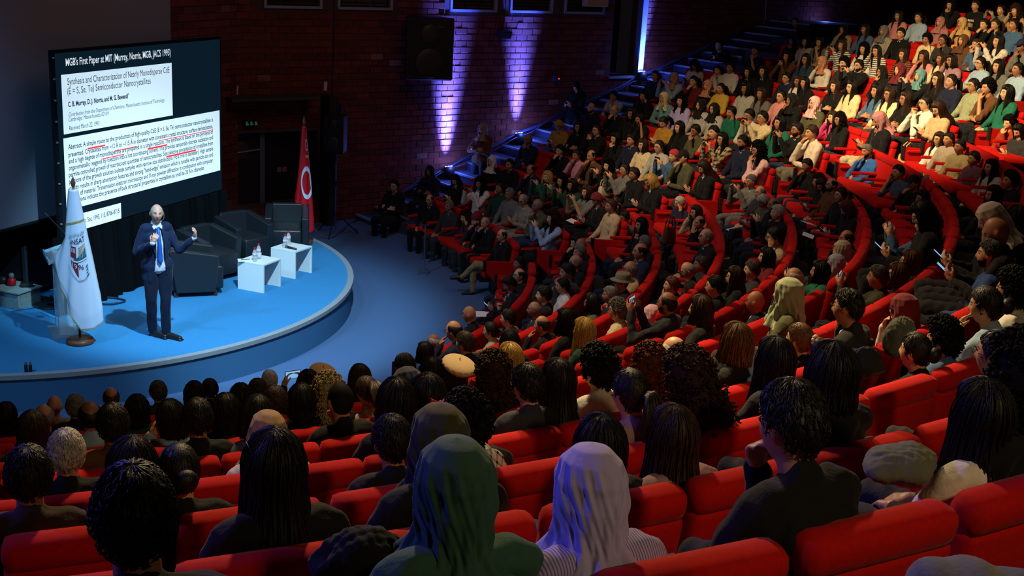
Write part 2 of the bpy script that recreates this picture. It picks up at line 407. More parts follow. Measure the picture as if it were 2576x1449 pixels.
for (ua, va, ub, vb) in ((663, 14, 808, 17), (848, 18, 985, 21), (1131, 28, 1247, 32), (1281, 34, 1387, 38), (1418, 37, 1517, 40)):
    sa, za = px_wall(ua, va); sb, zb = px_wall(ub, vb); wins.append((sa, sb, (za + zb) / 2))
zsill = sum(w_[2] for w_ in wins) / len(wins)
wins = [(a, b_, zsill) for a, b_, _ in wins]
WALL_TOP = 7.
holes += [(a, b_, zsill, zsill + 1.3) for a, b_, _ in wins]
brick_wall('wall_right', WO, RZ_WALL, -5.2, 30., WALL_TOP, holes, fr_wall, 300)
# back wall of the stage, parallel to the screens
WB = SO - SN * 1.75
s_corner = None
for s_ in np.linspace(0, 6, 601):
    p = WB + SD * s_
    if (p - WO) @ WN < 0: s_corner = s_; break
s_corner = s_corner or 3.
def fr_back(s, z):
    p = WB + SD * s; u, v, d = project((p[0], p[1], z)); return u, v, d, -20 < u < 130 and 560 < v < 800
brick_wall('wall_back', WB, RZ_SCR, -7., float(s_corner), WALL_TOP, [], fr_back, 120)
struct(MB().box((3, 13, 10.1), (60, 50, .2)).build('ceiling', mat('ceiling_black', (.012, .012, .014), .9)))

# windows with dark panes
M_WFRAME = mat('window_frame', lin('#8f8f98'), .5); M_PANE = mat('dark_pane', (.012, .013, .02), .25, noise=.2)
for i, (a, b_, z0) in enumerate(wins):
    wn = empty('window_%d' % (i + 1), wall((a + b_) / 2, z0, 0), RZ_WALL); struct(wn)
    w2 = (b_ - a) / 2; h = 1.3; fb = MB()
    for x, w_, zc, hh in ((0, 2 * w2, .02, .05), (0, 2 * w2, h - .02, .05), (-w2 + .02, .05, h / 2, h), (w2 - .02, .05, h / 2, h)): fb.box((x, .0, zc), (w_, .09, hh))
    fb.build('frame', M_WFRAME, wn)
    for k in range(3):
        x0 = -w2 + 2 * w2 * k / 3; pw = 2 * w2 / 3
        pb = MB().box((x0 + pw / 2, .05, h / 2), (pw - .02, .02, h - .06))
        for q in range(18): pb.box((x0 + pw / 2, .03, .06 + q * .07), (pw - .03, .03, .012), Matrix.Rotation(.5, 3, 'X'))
        pb.build('pane', M_PANE, wn)

# door in its dark portal
dr = empty('door_1', wall((doorL + doorR) / 2, STZ, -.25), RZ_WALL); struct(dr)
DW = doorR - doorL; DH = DOORTOP - STZ
M_DARKDOOR = mat('dark_door', lin('#241d1f'), .5); M_POST = mat('grey_post', lin('#5b6470'), .5)
xpost = px_wall(668, 400)[0] - (doorL + doorR) / 2
MB().box((-DW / 2 + (xpost + DW / 2) / 2, 0, DH / 2), (xpost + DW / 2 - .04, .05, DH), bev=.008).build('doorway_panel', M_DARKDOOR, dr)
MB().box(((xpost + DW / 2) / 2 + .02, .12, DH / 2), (DW / 2 - xpost - .04, .05, DH), bev=.008).build('doorway_panel', mat('doorway_shade', (.006, .006, .008), .6), dr)  # near-black sheet filling the opening, its shade put into the colour
MB().box((xpost, -.05, DH / 2), (.10, .12, DH)).build('mullion', M_POST, dr)
pbx = -DW / 2 + (xpost + DW / 2) / 2
MB().tube([(pbx - .28, -.09, 1.0), (pbx + .36, -.09, 1.06)], .018).box((pbx - .28, -.05, 1.), (.05, .09, .07)).box((pbx + .34, -.05, 1.05), (.05, .09, .07)).build('push_bar', mat('dull_steel', (.25, .25, .27), .4, metal=.7), dr)
MB().lathe([(.17, 0), (.17, .02), (.12, .03)], 24).build('door_plate', mat('brown_plate', lin('#4b3b36'), .5), dr).matrix_local = Matrix.Translation((pbx - .08, -.03, 1.05)) @ Matrix.Rotation(math.radians(90), 4, 'X')
# canopy round the door: ledge above and cheeks at the sides
ca, cz = px_wall(575, 250, .35); cb, _ = px_wall(795, 242, .35)
ledge = MB().box((0, 0, 0), (cb - ca, .5, .06)).build('trim_2', mat('ledge', lin('#3a3336'), .7), None, loc=wall((ca + cb) / 2, cz, .25), rz=RZ_WALL); struct(ledge)
struct(MB().box((0, 0, 0), (.16, .4, cz)).build('trim_3', mat('cheek', lin('#241d20'), .8), None, loc=wall(doorR + .12, cz / 2 + .0, .2), rz=RZ_WALL))
# recess with steel post
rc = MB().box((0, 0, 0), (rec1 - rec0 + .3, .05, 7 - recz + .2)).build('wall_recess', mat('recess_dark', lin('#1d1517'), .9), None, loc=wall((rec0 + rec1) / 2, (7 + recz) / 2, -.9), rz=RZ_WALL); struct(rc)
struct(MB().box((0, 0, 0), (rec1 - rec0 + .1, 1., .06)).build('trim_4', mat('recess_sill', lin('#6e6a78'), .7), None, loc=wall((rec0 + rec1) / 2, recz - .03, -.42), rz=RZ_WALL))
struct(MB().box((0, 0, 0), (.16, .18, 7 - recz), bev=.01).build('trim_5', mat('steel_post', lin('#777b8a'), .4, metal=.5), None, loc=wall(rec1 + .02, (7 + recz) / 2, .05), rz=RZ_WALL))
# ------------------------------------------------------------------ screens and slide
sc = empty('projection_screen', scr(0, STZ), RZ_SCR)
tag(sc, 'slide screen with a science abstract, in front of the larger grey screen', 'screen')
M_SLIDEBG = mat('slide_black', (.002, .003, .005), 1., spec=.02, emit=(.012, .045, .085), estr=.24)
M_SLIDEW = mat('slide_white', (.5, .5, .5), .8, emit=(.62, .86, 1.0), estr=.86)
M_INK = mat('slide_ink', (.02, .02, .03), .8, emit=(.02, .03, .05), estr=.5)
M_TITLE = mat('slide_title', (.6, .6, .6), .8, emit=(.72, .88, 1.), estr=.75)
M_REDL = mat('slide_red', (.5, .02, .02), .8, emit=(.9, .03, .05), estr=.8)
M_SFRAME = mat('screen_border', (.006, .007, .009), .9, spec=.1)
def loc_scr(s, z, y=0.): return (s, y, z - STZ)
x0, x1, za, zb = -1.655, 2.0, 1.53, 3.89
fb = MB()
fb.box((0.17, .03, (za + zb) / 2 - STZ), (x1 - x0 + .10, .05, zb - za + .08))
fb.build('screen_frame', M_SFRAME, sc)
MB().box(((x0 + x1) / 2, -.004, (za + zb) / 2 - STZ), (x1 - x0, .012, zb - za)).build('screen_cloth', M_SLIDEBG, sc)
for q in range(9):
    MB().box((x0 - .035, -.006, za - STZ + .15 + q * .27), (.02, .02, .02)).build('eyelet', mat('eyelet', (.2, .22, .25), .4), sc)
for sx in (x0 + .1, x1 - .1):
    MB().box((sx, .06, (za - STZ) / 2), (.05, .05, za - STZ)).box((sx, .06, .02), (.06, .7, .04)).build('leg', M_BLACKM, sc)
def panel(pts):
    S = [px_scr(*p) for p in pts]; a = (S[0][0] + S[3][0]) / 2; b_ = (S[1][0] + S[2][0]) / 2; t = (S[0][1] + S[1][1]) / 2; u = (S[2][1] + S[3][1]) / 2
    return MB().box(((a + b_) / 2, -.012, (t + u) / 2 - STZ), (b_ - a, .006, t - u)).build('slide_panel', M_SLIDEW, sc)
panel([(153, 188), (430, 158), (432, 290), (158, 338)])
panel([(159, 350), (550, 276), (552, 427), (165, 530)])
panel([(166, 545), (302, 512), (303, 553), (169, 583)])
def line(body, l, r, size, m=M_INK, shear=0., bold=0.):
    (a, z1_), (b_, z2_) = px_scr(*l), px_scr(*r); me = text_mesh(body, size, shear, bold); me.materials.clear(); me.materials.append(m)
    X = [v.co.x for v in me.vertices]; w = max(X) - min(X); k = (b_ - a) / w; x00 = min(X)
    for v in me.vertices:
        v.co = Vector(((v.co.x - x00) * k, 0, v.co.y))
    o = obj('text_line', me, sc, (a, -.0165, (z1_ + z2_) / 2 - STZ)); return o
line("MGB's First Paper at MIT (Murray, Norris, MGB, JACS 1993)", (163, 163.5), (427, 141), .135, M_TITLE, 0, .002)
line('Synthesis and Characterization of Nearly Monodisperse CdE', (167, 212), (424, 184), .125)
line('(E = S, Se, Te) Semiconductor Nanocrystallites', (167, 236.5), (377, 211), .125)
line('C. B. Murray, D. J. Norris, and M. G. Bawendi*', (169, 270), (323, 244.5), .09, bold=.003)
line('Contribution from the Department of Chemistry, Massachusetts Institute of Technology,', (170, 293), (412, 255), .075, shear=.25)
line('Cambridge, Massachusetts 02139', (170, 306), (271, 289), .075, shear=.25)
line('Received March 22, 1993', (171, 328), (248, 314.5), .085, shear=.25)
for body, l, r in (
    ('Abstract: A simple route to the production of high-quality CdE (E = S, Se, Te) semiconductor nanocrystallites is', (169.5, 378.4), (533.5, 303)),
    ('presented. Crystallites from ~12 \u00c5 to ~115 \u00c5 in diameter with consistent crystal structure, surface derivatization,', (170, 395.6), (533, 321.5)),
    ('and a high degree of monodispersity are prepared in a single reaction. The synthesis is based on the pyrolysis of', (170.5, 411.6), (533.5, 335.4)),
    ('organometallic reagents by injection into a hot coordinating solvent. This provides temporally discrete nucleation and', (171, 429), (533.5, 349.4)),
    ('permits controlled growth of macroscopic quantities of nanocrystallites. Size selective precipitation of crystallites from', (171, 446), (533.5, 363.4)),
    ('portions of the growth solution isolates samples with narrow size distributions (<5% rms in diameter). High sample', (171.5, 463), (533.5, 377)),
    ('quality results in sharp absorption features and strong "band-edge" emission which is tunable with particle size and', (172, 481.), (533.5, 391.3)),
    ('choice of material. Transmission electron microscopy and X-ray powder diffraction in combination with computer', (173, 498.5), (533.5, 405.3)),
    ('simulations indicate the presence of bulk structural properties in crystallites as small as 20 \u00c5 in diameter.', (173, 516), (512.6, 422.8)),
    ('J. Am. Chem. Soc. 1993, 115, 8706\u20138715', (173, 569), (298, 536))):
    line(body, l, r, .092, bold=.0012)
for (l, r, w) in (((218, 373), (262, 366), .022), ((285, 379.5), (341, 368), .010), ((397, 356), (533.5, 324), .010), ((369, 375), (418, 364), .024), ((251.6, 400), (310, 388), .012), ((416, 395), (491, 376.7), .024)):
    (a, z1_), (b_, z2_) = px_scr(*l), px_scr(*r)
    MB().box(((a + b_) / 2, -.0165, (z1_ + z2_) / 2 - STZ), (b_ - a, .002, w)).build('underline', M_REDL, sc)

# the larger grey screen behind it
bs, _ = px_scr(427, 60, -.55); _, bz = px_scr(60, 562, -.55)
g = MB().box((-1.9, 0, 2.2), (bs + 3.8 + 1.9 - 1.9 + 1.9, .05, 4.4))
gs = empty('wall_screen', scr(0, bz, -.55), RZ_SCR); tag(gs, 'large blank grey screen hanging behind the slide screen', 'screen')
MB().box(((bs - 5.2) / 2, 0, 2.4), (bs + 5.2, .03, 4.8)).build('screen_cloth', M_SCREENBIG, gs)
MB().tube([(-5.2, 0, -.02), (bs, 0, -.02)], .03).build('bottom_bar', M_SFRAME, gs)

# black drape below the slide screen
N = 150; V = []; Fc = []
for j in range(9):
    for i in range(N):
        s_ = -1.9 + 4.0 * i / (N - 1); f_ = j / 8
        y = .05 * math.sin(s_ * 34 + .6 * math.sin(s_ * 9)) * (.4 + .6 * f_) * (.6 + .4 * math.sin(s_ * 5.3)) + .03 * math.sin(s_ * 17 + 2 * math.sin(s_ * 3))
        V.append((s_, y - .02 - .05 * f_, (za - STZ - .02) * (1 - f_) + .01))
for j in range(8):
    for i in range(N - 1): Fc.append((j * N + i, j * N + i + 1, (j + 1) * N + i + 1, (j + 1) * N + i))
dp = obj('stage_drape', mesh_from('stage_drape', V, Fc, M_DRAPE, True), None, scr(0, STZ, .0), RZ_SCR)
tag(dp, 'black pleated drape hanging from the slide screen to the stage', 'curtain')

# ------------------------------------------------------------------ flags
def flag(name, label, foot, height, R0, print_fn, cloth_m, fringe=True, base=True, dirv=0., hang0=.93, bottom=.12):
    root = empty(name, foot, dirv); tag(root, label, 'flag')
    if base: MB().lathe([(.02, 0), (.165, 0), (.17, .02), (.16, .055), (.10, .075), (.03, .08)], 32).build('base', M_WOOD, root, True)
    MB().tube([(0, 0, .05), (0, 0, height)], .014, 10).build('pole', M_WOOD, root, True)
    MB().lathe([(.012, 0), (.02, .01), (.03, .05), (.012, .11), (.003, .15)], 12, (0, 0, height)).build('finial', mat('finial_copper', lin('#8a6a60'), .35, metal=.6), root, True)
    z1_ = height - .02; z0_ = bottom
    def P(u, v, out=0.):    # u: angle around the front (-1..1), v: 0 top .. 1 bottom
        z = z1_ + (z0_ - z1_) * v
        r = R0 * (.20 + .80 * min(1, v / .9) ** .95)
        a = u * 1.9
        fold = .10 * math.sin(a * 5 + v * 3) * v + .05 * math.sin(a * 9 - 1.2) * v
        r = r * (1 + fold) + out
        hem = (.95 * max(0, -u - .02) + .42 * max(0, u - .33) ** 1.0) * (R0 / .25) * max(0, v - .35) / .65; zz = z + hem
        return (r * math.sin(a) + .03 * v, -r * math.cos(a) * .75 - .012, zz)
    V = []; Fc = []; nu, nv = 64, 60
    for j in range(nv + 1):
        for i in range(nu + 1): V.append(P(-1 + 2 * i / nu, j / nv))
    for j in range(nv):
        for i in range(nu): Fc.append((j * (nu + 1) + i, j * (nu + 1) + i + 1, (j + 1) * (nu + 1) + i + 1, (j + 1) * (nu + 1) + i))
    cl = obj('flag_cloth', mesh_from('flag_cloth', V, Fc, cloth_m, True), root)
    md = cl.modifiers.new('thick', 'SOLIDIFY'); md.thickness = .004
    if fringe:
        pts = [P(-1, j / nv) for j in range(nv + 1)]; MB().tube(pts, .012, 6).build('fringe', M_GOLD, root)
        pts = [P(-1 + 2 * i / nu, 1) for i in range(nu + 1)]; MB().tube(pts, .008, 6).build('fringe', M_GOLD, root)
    print_fn(root, P); return root
def wrap_text(root, P, body, u, v, size, m, w_u, shear=0., name='lettering', arc=0., fan=1.):
    me = text_mesh(body, 1.0); me.materials.clear(); me.materials.append(m)
    bm = bmesh.new(); bm.from_mesh(me); bmesh.ops.triangulate(bm, faces=bm.faces[:]); bmesh.ops.subdivide_edges(bm, edges=[e for e in bm.edges if e.calc_length() > .12], cuts=2)
    X = [q.co.x for q in bm.verts]; a, b_ = min(X), max(X)
    for q in bm.verts:
        t = (q.co.x - a) / (b_ - a) - .5
        q.co = Vector(P(u + t * w_u, v - q.co.y * size - arc * (1 - 4 * t * t) + shear * t, .019))
    bm.to_mesh(me); bm.free(); return obj(name, me, root)
def patch(root, P, pts, m, name, out=.013):
    """polygon in (u,v) draped on the cloth"""
    bm = bmesh.new(); f = bm.faces.new([bm.verts.new((p[0], p[1], 0)) for p in pts]); bmesh.ops.triangulate(bm, faces=bm.faces[:])
    for _ in range(3): bmesh.ops.subdivide_edges(bm, edges=[e for e in bm.edges if e.calc_length() > .035], cuts=1); bmesh.ops.triangulate(bm, faces=bm.faces[:])
    for q in bm.verts: q.co = Vector(P(q.co.x, q.co.y, out))
    me = bpy.data.meshes.new(name); bm.to_mesh(me); bm.free(); me.materials.append(m); return obj(name, me, root)
M_FLAGW = mat('white_satin', lin('#cfd6ee'), .38, spec=.5, sheen=.3); M_FLAGR = mat('red_satin', lin('#b8101f'), .38, spec=.5)
M_MAROON = mat('print_maroon', lin('#7a1f2c'), .5); M_INKB = mat('print_navy', lin('#221c3c'), .5); M_PTEAL = mat('print_teal', lin('#0f5a66'), .5); M_PGOLD = mat('print_gold', lin('#a58a62'), .5)
def print_white(root, P):
    wrap_text(root, P, 'INSAT', .05, .375, .055, M_INKB, .62, -.03)
    wrap_text(root, P, '\u0627\u0644\u0645\u0639\u0647\u062f \u0627\u0644\u0648\u0637\u0646\u064a \u0644\u0644\u0639\u0644\u0648\u0645', .02, .318, .034, M_INKB, .74, -.035)
    patch(root, P, [(-.25, .40), (-.05, .40), (-.05, .475), (-.05, .49), (-.25, .49)], M_MAROON, 'emblem')
    for q in range(3): patch(root, P, [(-.21 + q * .055, .412), (-.19 + q * .055, .412), (-.19 + q * .055, .447), (-.21 + q * .055, .447)], M_FLAGW, 'emblem_stripe', .018)
    patch(root, P, [(-.22, .512), (0, .512), (0, .615), (-.06, .60), (-.14, .575), (-.22, .545)], M_MAROON, 'emblem')
    patch(root, P, [(-.17, .505), (.36, .405), (.36, .475)], M_PTEAL, 'emblem', .016)
    patch(root, P, [(-.19, .512), (.38, .470), (.38, .482), (-.19, .521)], M_FLAGW, 'emblem_stripe', .020)
    for q in range(4): patch(root, P, [(.04, .405 + q * .016), (.36, .372 + q * .010), (.36, .376 + q * .010), (.04, .414 + q * .016)], M_PGOLD, 'emblem_stripe', .015)
    for q in range(4): patch(root, P, [(.06 + q * .08, .485 - q * .008), (.075 + q * .08, .485 - q * .008), (.10 + q * .08, .45 - q * .014), (.085 + q * .08, .45 - q * .014)], M_FLAGW, 'emblem_stripe', .022)
    wrap_text(root, P, '19', -.11, .56, .048, M_FLAGW, .15); wrap_text(root, P, '96', .09, .557, .048, M_INKB, .17)
    for q in range(4): patch(root, P, [(.32 + .02 * q, .53 + q * .02), (.38, .525 + q * .02), (.34, .545 + q * .022), (.26, .55 + q * .02)], M_PTEAL, 'emblem_leaf', .014)
    wrap_text(root, P, 'Institut National des Sciences Appliqu\u00e9es', .02, .60, .026, M_INKB, .72, arc=-.045)
    patch(root, P, [(-.55, .235), (.6, .205), (.6, .218), (-.55, .25)], M_GOLD, 'fold_trim', .012)
foot = px_z(202, 862, STZ)
flag('flag_on_stand', 'white satin flag with fringe and emblem dated 1996, on round wooden base', (foot[0], foot[1], STZ), 1.98, .25, print_white, M_FLAGW, dirv=math.atan2(*(-c_p[:2] + foot[:2])[::-1]) - math.pi / 2 + .0, bottom=.22)
def print_red(root, P):
    def disc(u, v, ru, rv, n=28, a0=0, a1=2 * math.pi): return [(u + ru * math.cos(a0 + (a1 - a0) * k / n), v + rv * math.sin(a0 + (a1 - a0) * k / n)) for k in range(n)]
    for (u, v, k) in ((.22, .52, 1.), (.35, .17, .35)):
        patch(root, P, disc(u, v, .50 * k, .155 * k), M_FLAGW, 'flag_disc', .010)
        o = disc(u - .02, v, .36 * k, .112 * k, 28, .5, 5.8); i_ = disc(u + .06, v, .28 * k, .088 * k, 28, .7, 5.6)[::-1]
        patch(root, P, o + i_, M_FLAGR, 'crescent', .014)
        st = []
        for q in range(10):
            r_ = (1 if q % 2 == 0 else .42) * k; st.append((u + .12 * k + .16 * r_ * math.cos(q * math.pi / 5 + math.pi), v + .05 * r_ * math.sin(q * math.pi / 5 + math.pi)))
        patch(root, P, st, M_FLAGR, 'star', .014)
    patch(root, P, [(.1, .265), (.6, .262), (.6, .285), (.2, .292)], M_GOLD, 'tassel', .012)
f2 = px_z(762, 612, STZ)
flag('flag_on_pole', 'red satin flag with white disc, crescent and star, behind last armchair', (f2[0], f2[1], STZ), 2.03, .155, print_red, M_FLAGR, fringe=False, dirv=math.atan2(*(-c_p[:2] + f2[:2])[::-1]) - math.pi / 2, bottom=.2)

# ------------------------------------------------------------------ armchairs
def armchair(p, face, label):
    r = empty('tub_armchair', p, face - math.pi / 2); tag(r, label, 'armchair', 'black armchairs on stage')
    # local +y is where the sitter looks
    w, d = .72, .66
    for sx in (-1, 1):
        prof = [(-.30, .07), (.24, .07), (.30, .60), (-.36, .71), (-.40, .68)]
        MB().prism([(0, y, z) for y, z in prof], (.12, 0, 0), (-.36 if sx < 0 else .24, 0, 0)).build('arm', M_LEATHER, r)
        a = r.children[-1]; bv = a.modifiers.new('soft', 'BEVEL'); bv.width = .02; bv.segments = 3
    MB().prism([(0, -.40, .07), (0, -.26, .07), (0, -.30, .72), (0, -.42, .72)], (.5, 0, 0), (-.25, 0, 0)).build('backrest', M_LEATHER, r)
    a = r.children[-1]; bv = a.modifiers.new('soft', 'BEVEL'); bv.width = .02; bv.segments = 3
    MB().box((0, .06, .25), (.475, .62, .34), bev=.03).build('seat', M_LEATHER, r, True)
    for x in (-.28, .28):
        for y in (-.30, .24): MB().box((x, y, .035), (.06, .06, .07)).build('foot', mat('chair_foot', lin('#3a2a26'), .5), r)
    return r
def face_px(a, b):   # azimuth between two stage pixels
    P, Q = px_z(*a, STZ), px_z(*b, STZ); return math.atan2(Q[1] - P[1], Q[0] - P[0])
def onstage(u, v): P = px_z(u, v, STZ); return (P[0], P[1], STZ)
armchair(onstage(492, 731), math.radians(22), 'black leather armchair nearest the speaker, seen from its outer side')
armchair(onstage(532, 692), math.radians(-35), 'black leather armchair beside the speaker\'s raised left hand')
armchair(onstage(616, 652), math.radians(-42), 'black leather armchair behind the nearer white table')
armchair(onstage(722, 628), math.radians(-80), 'black leather armchair in front of the red flag')

# ------------------------------------------------------------------ side tables and what stands on them
def side_table(corner, right, far, h, label):
    """corner/right/far: floor pixels of the open side's near edge, its other edge and the closed side's far edge"""
    A, B, Cc = px_z(*corner, STZ), px_z(*right, STZ), px_z(*far, STZ)
    ux = (B - A)[:2]; uy = (Cc - A)[:2]; lx, ly = np.linalg.norm(ux), np.linalg.norm(uy); ux = ux / lx
    lx = ly = .45
    ang = math.atan2(ux[1], ux[0]); r = empty('side_table', (A[0], A[1], STZ), ang); tag(r, label, 'table', 'white side tables on stage')
    MB().box((lx / 2, ly / 2, h - .0125), (lx, ly, .025), bev=.003).build('top', M_WHITE, r)
    MB().box((.0125, ly / 2, h / 2 - .0125), (.025, ly, h - .025)).build('side_panel', M_WHITE, r)
    MB().box((lx - .0125, ly / 2, h / 2 - .0125), (.025, ly, h - .025)).build('side_panel', M_WHITE, r)
    return r, h
T1, h1 = side_table((663, 738), (702, 722), (600, 733), .43, 'white open-sided side table nearer to the speaker')
T2, h2 = side_table((742, 702), (780, 688), (690, 700), .43, 'white open-sided side table at the stage\'s right end')
M_PET = mat('clear_bottle', (.85, .93, 1.), .08, alpha=.32, spec=.8); M_CAP = mat('red_cap', lin('#d3122a'), .4); M_LAB = mat('bottle_label', lin('#d9b9c4'), .5)
def on_table(T, h, x, y): p = mloc(T) @ Vector((x, y, h)); return p
def bottle(T, h, x, y, label):
    p = on_table(T, h, x, y); r = empty('water_bottle', p, random.uniform(0, 3)); tag(r, label, 'bottle', 'water bottles on the white tables')
    MB().lathe([(.030, 0), (.034, .006), (.034, .03), (.031, .035), (.034, .04), (.034, .065), (.031, .07), (.034, .075), (.034, .125), (.026, .155), (.013, .178), (.013, .19)], 18).build('body', M_PET, r, True)
    MB().lathe([(.0345, .085), (.0345, .122)], 18).build('label', M_LAB, r, True)
    MB().lathe([(.016, .183), (.016, .207), (.013, .21)], 14).build('cap', M_CAP, r, True)
def glass(T, h, x, y, label):
    p = on_table(T, h, x, y)
    o = MB().lathe([(.026, 0), (.030, .004), (.034, .09), (.032, .09), (.028, .008), (.001, .006)], 18).build('drinking_glass', M_PET, None, True, loc=p); tag(o, label, 'glass', 'drinking glasses on the white tables')
bottle(T1, h1, .10, .22, 'water bottle with red cap, beside papers on the nearer white table'); bottle(T1, h1, .33, .31, 'water bottle with red cap, behind glasses on the nearer white table')
bottle(T2, h2, .13, .28, 'water bottle with red cap, beside microphone on the farther white table'); bottle(T2, h2, .33, .36, 'water bottle with red cap, rearmost on the farther white table')
glass(T1, h1, .20, .27, 'clear drinking glass between bottles on the nearer white table, left'); glass(T1, h1, .26, .25, 'clear drinking glass on the nearer white table, right of its twin')
glass(T2, h2, .23, .33, 'clear drinking glass between the bottles on the farther white table')
pp = MB().box((0, 0, .004), (.21, .15, .008)).build('paper_sheet', M_PAPER, None, loc=on_table(T1, h1, .06, .36), rz=.3); tag(pp, 'white papers lying on the nearer white table', 'paper')
pn = MB().tube([(-.07, 0, .0045), (.07, 0, .0045)], .0045, 6).build('pen', M_BLACKP, None, loc=on_table(T1, h1 + .008, .07, .36), rz=.5); tag(pn, 'dark pen lying on the papers', 'pen')
mc = empty('microphone', on_table(T2, h2 + .021, .10, .16), math.radians(150)); tag(mc, 'handheld wireless microphone lying on the farther white table', 'microphone')
MB().tube([(-.12, 0, -.003), (0, 0, 0), (.05, 0, 0)], [.015, .018, .02], 12).build('handle', M_BLACKP, mc, True); MB().ell((.075, 0, .0), (.028, .024, .024)).build('grille', mat('mic_grille', (.1, .1, .11), .4, metal=.6), mc, True)

# ------------------------------------------------------------------ lectern, cases, boxes
lp = px_z(168, 836, STZ); lec = empty('lectern', (lp[0], lp[1], STZ), math.radians(-62)); tag(lec, 'clear acrylic lectern behind the white flag', 'lectern')
MB().box((0, 0, .012), (.55, .40, .024), bev=.004).build('base', M_GLASSY, lec)
for x in (-.16, .16): MB().box((x, 0, .53), (.012, .22, 1.02)).build('side_panel', M_GLASSY, lec)
M_ACED = mat('acrylic_edge', lin('#7fb6d8'), .2)
for x in (-.16, .16):
    for y in (-.11, .11): MB().box((x, y, .53), (.014, .010, 1.02)).build('panel_edge', M_ACED, lec)
MB().box((0, 0, 1.06), (.60, .42, .018), Matrix.Rotation(.30, 3, 'X')).build('desk', M_GLASSY, lec)
MB().box((0, -.20, 1.01), (.60, .014, .05)).box((-.30, 0, 1.065), (.014, .42, .035), Matrix.Rotation(.30, 3, 'X')).build('desk_edge', M_ACED, lec)
MB().box((0, .0, .45), (.22, .012, .36)).build('front_plate', mat('dark_plate', (.02, .03, .04), .2), lec)
gm = empty('gooseneck_microphone', mloc(lec) @ Vector((.05, .10, 1.075)), math.radians(170)); tag(gm, 'thin gooseneck microphone rising from the clear lectern', 'microphone')
MB().tube([(0, 0, 0), (.02, 0, .12), (.12, 0, .26), (.30, 0, .42)], .006, 8).build('neck', M_BLACKM, gm); MB().tube([(.30, 0, .42), (.35, 0, .46)], .013, 8).build('capsule', M_BLACKP, gm); MB().lathe([(.05, 0), (.045, .02), (.02, .03)], 14).build('foot', M_BLACKP, gm)
fp = px_z(92, 722, STZ); fc = empty('flight_case', (fp[0], fp[1], STZ), RZ_SCR); tag(fc, 'dark flight case on wheels standing behind the lectern', 'case')
MB().box((0, 0, .40), (.95, .5, .62), bev=.01).build('body', mat('case_body', lin('#14171d'), .5), fc)
al = mat('case_alloy', lin('#3b424c'), .45, metal=.5)
for x in (-.47, .47):
    for y in (-.245, .245): MB().box((x, y, .40), (.05, .05, .66)).build('corner_rail', al, fc)
MB().box((0, -.25, .71), (.95, .04, .05)).box((0, -.25, .10), (.95, .04, .05)).build('front_rail', al, fc)
for x in (-.22, .20): MB().box((x, -.255, .44), (.16, .03, .12), bev=.008).build('handle', mat('case_handle', lin('#2b2f36'), .5), fc)
for x in (-.4, .4):
    for y in (-.18, .18): MB().tube([(x - .02, y, .045), (x + .02, y, .045)], .045, 12).build('wheel', M_BLACKP, fc)
bp_ = px_z(30, 762, STZ); bx = empty('plinth_box', (bp_[0], bp_[1], STZ), math.radians(-20)); tag(bx, 'low grey white box at the left of the stage', 'box')
MB().box((0, 0, .11), (.62, .42, .22), bev=.006).build('body', mat('box_grey', lin('#7d8b8c'), .7, noise=.2), bx); MB().box((0, 0, .232), (.66, .46, .024), bev=.004).build('lid', mat('box_lid', lin('#8b9896'), .6), bx)
hy = empty('red_plug', mloc(bx) @ Vector((.0, .02, .244)), 0); tag(hy, 'red plug with grey cap on the low box', 'plug')
MB().lathe([(.05, 0), (.06, .03), (.055, .09), (.035, .11)], 16).build('body', mat('plug_red', lin('#b01428'), .4), hy, True); MB().lathe([(.034, .105), (.036, .16), (.02, .175)], 14).build('cap', mat('plug_grey', lin('#6d7680'), .5), hy, True)
dk = MB().box((0, 0, .03), (.16, .12, .06), bev=.02).build('dark_adapter', M_BLACKP, None, loc=mloc(bx) @ Vector((.2, .08, .244)), rz=.4); tag(dk, 'dark adapter lying on the low box', 'adapter')
dk2 = MB().ell((0, 0, .055), (.075, .06, .055)).build('dark_bundle', M_BLACKP, None, True, loc=mloc(bx) @ Vector((-.16, .02, .244))); tag(dk2, 'dark bundle beside the red plug on the low box', 'bundle')
mt = px_z(130, 765, STZ); rg = empty('stand_base', (mt[0], mt[1], STZ)); tag(rg, 'dark round stand base with cable beside the lectern', 'stand')
MB().lathe([(.26, 0), (.25, .02), (.06, .035), (.02, .05)], 32).build('plate', mat('plate_dark', (.02, .025, .03), .4), rg, True); MB().tube([(0, 0, .03), (.0, 0, .12)], .02).build('stub', M_BLACKM, rg)
cr_ = px_z(268, 760, STZ)
MB2 = MB(); MB2.tube([(cr_[0] + .24 * math.cos(t) * (1 + .1 * math.sin(3 * t)), cr_[1] + .16 * math.sin(t), STZ + .015 + .012 * (t / 12)) for t in np.linspace(0, 12, 70)], .010, 6)
tag(MB2.build('cable_coil', mat('cable_dark', lin('#16324a'), .6), None, True), 'dark cable coil lying at the foot of the drape', 'cable')
for (u, v, lab) in ((66, 936, 'small dark bottle at the stage edge, left of its twin'), (77, 936, 'small dark bottle at the stage edge, right of its twin')):
    P = px_z(u, v, STZ); b_ = empty('small_bottle', (P[0], P[1], STZ)); tag(b_, lab, 'bottle')
    MB().lathe([(.018, 0), (.02, .01), (.02, .085), (.012, .10)], 12).build('body', M_BLACKP, b_, True); MB().lathe([(.012, .10), (.013, .125), (.009, .13)], 10).build('cap', mat('grey_cap', lin('#5a6470'), .4), b_)

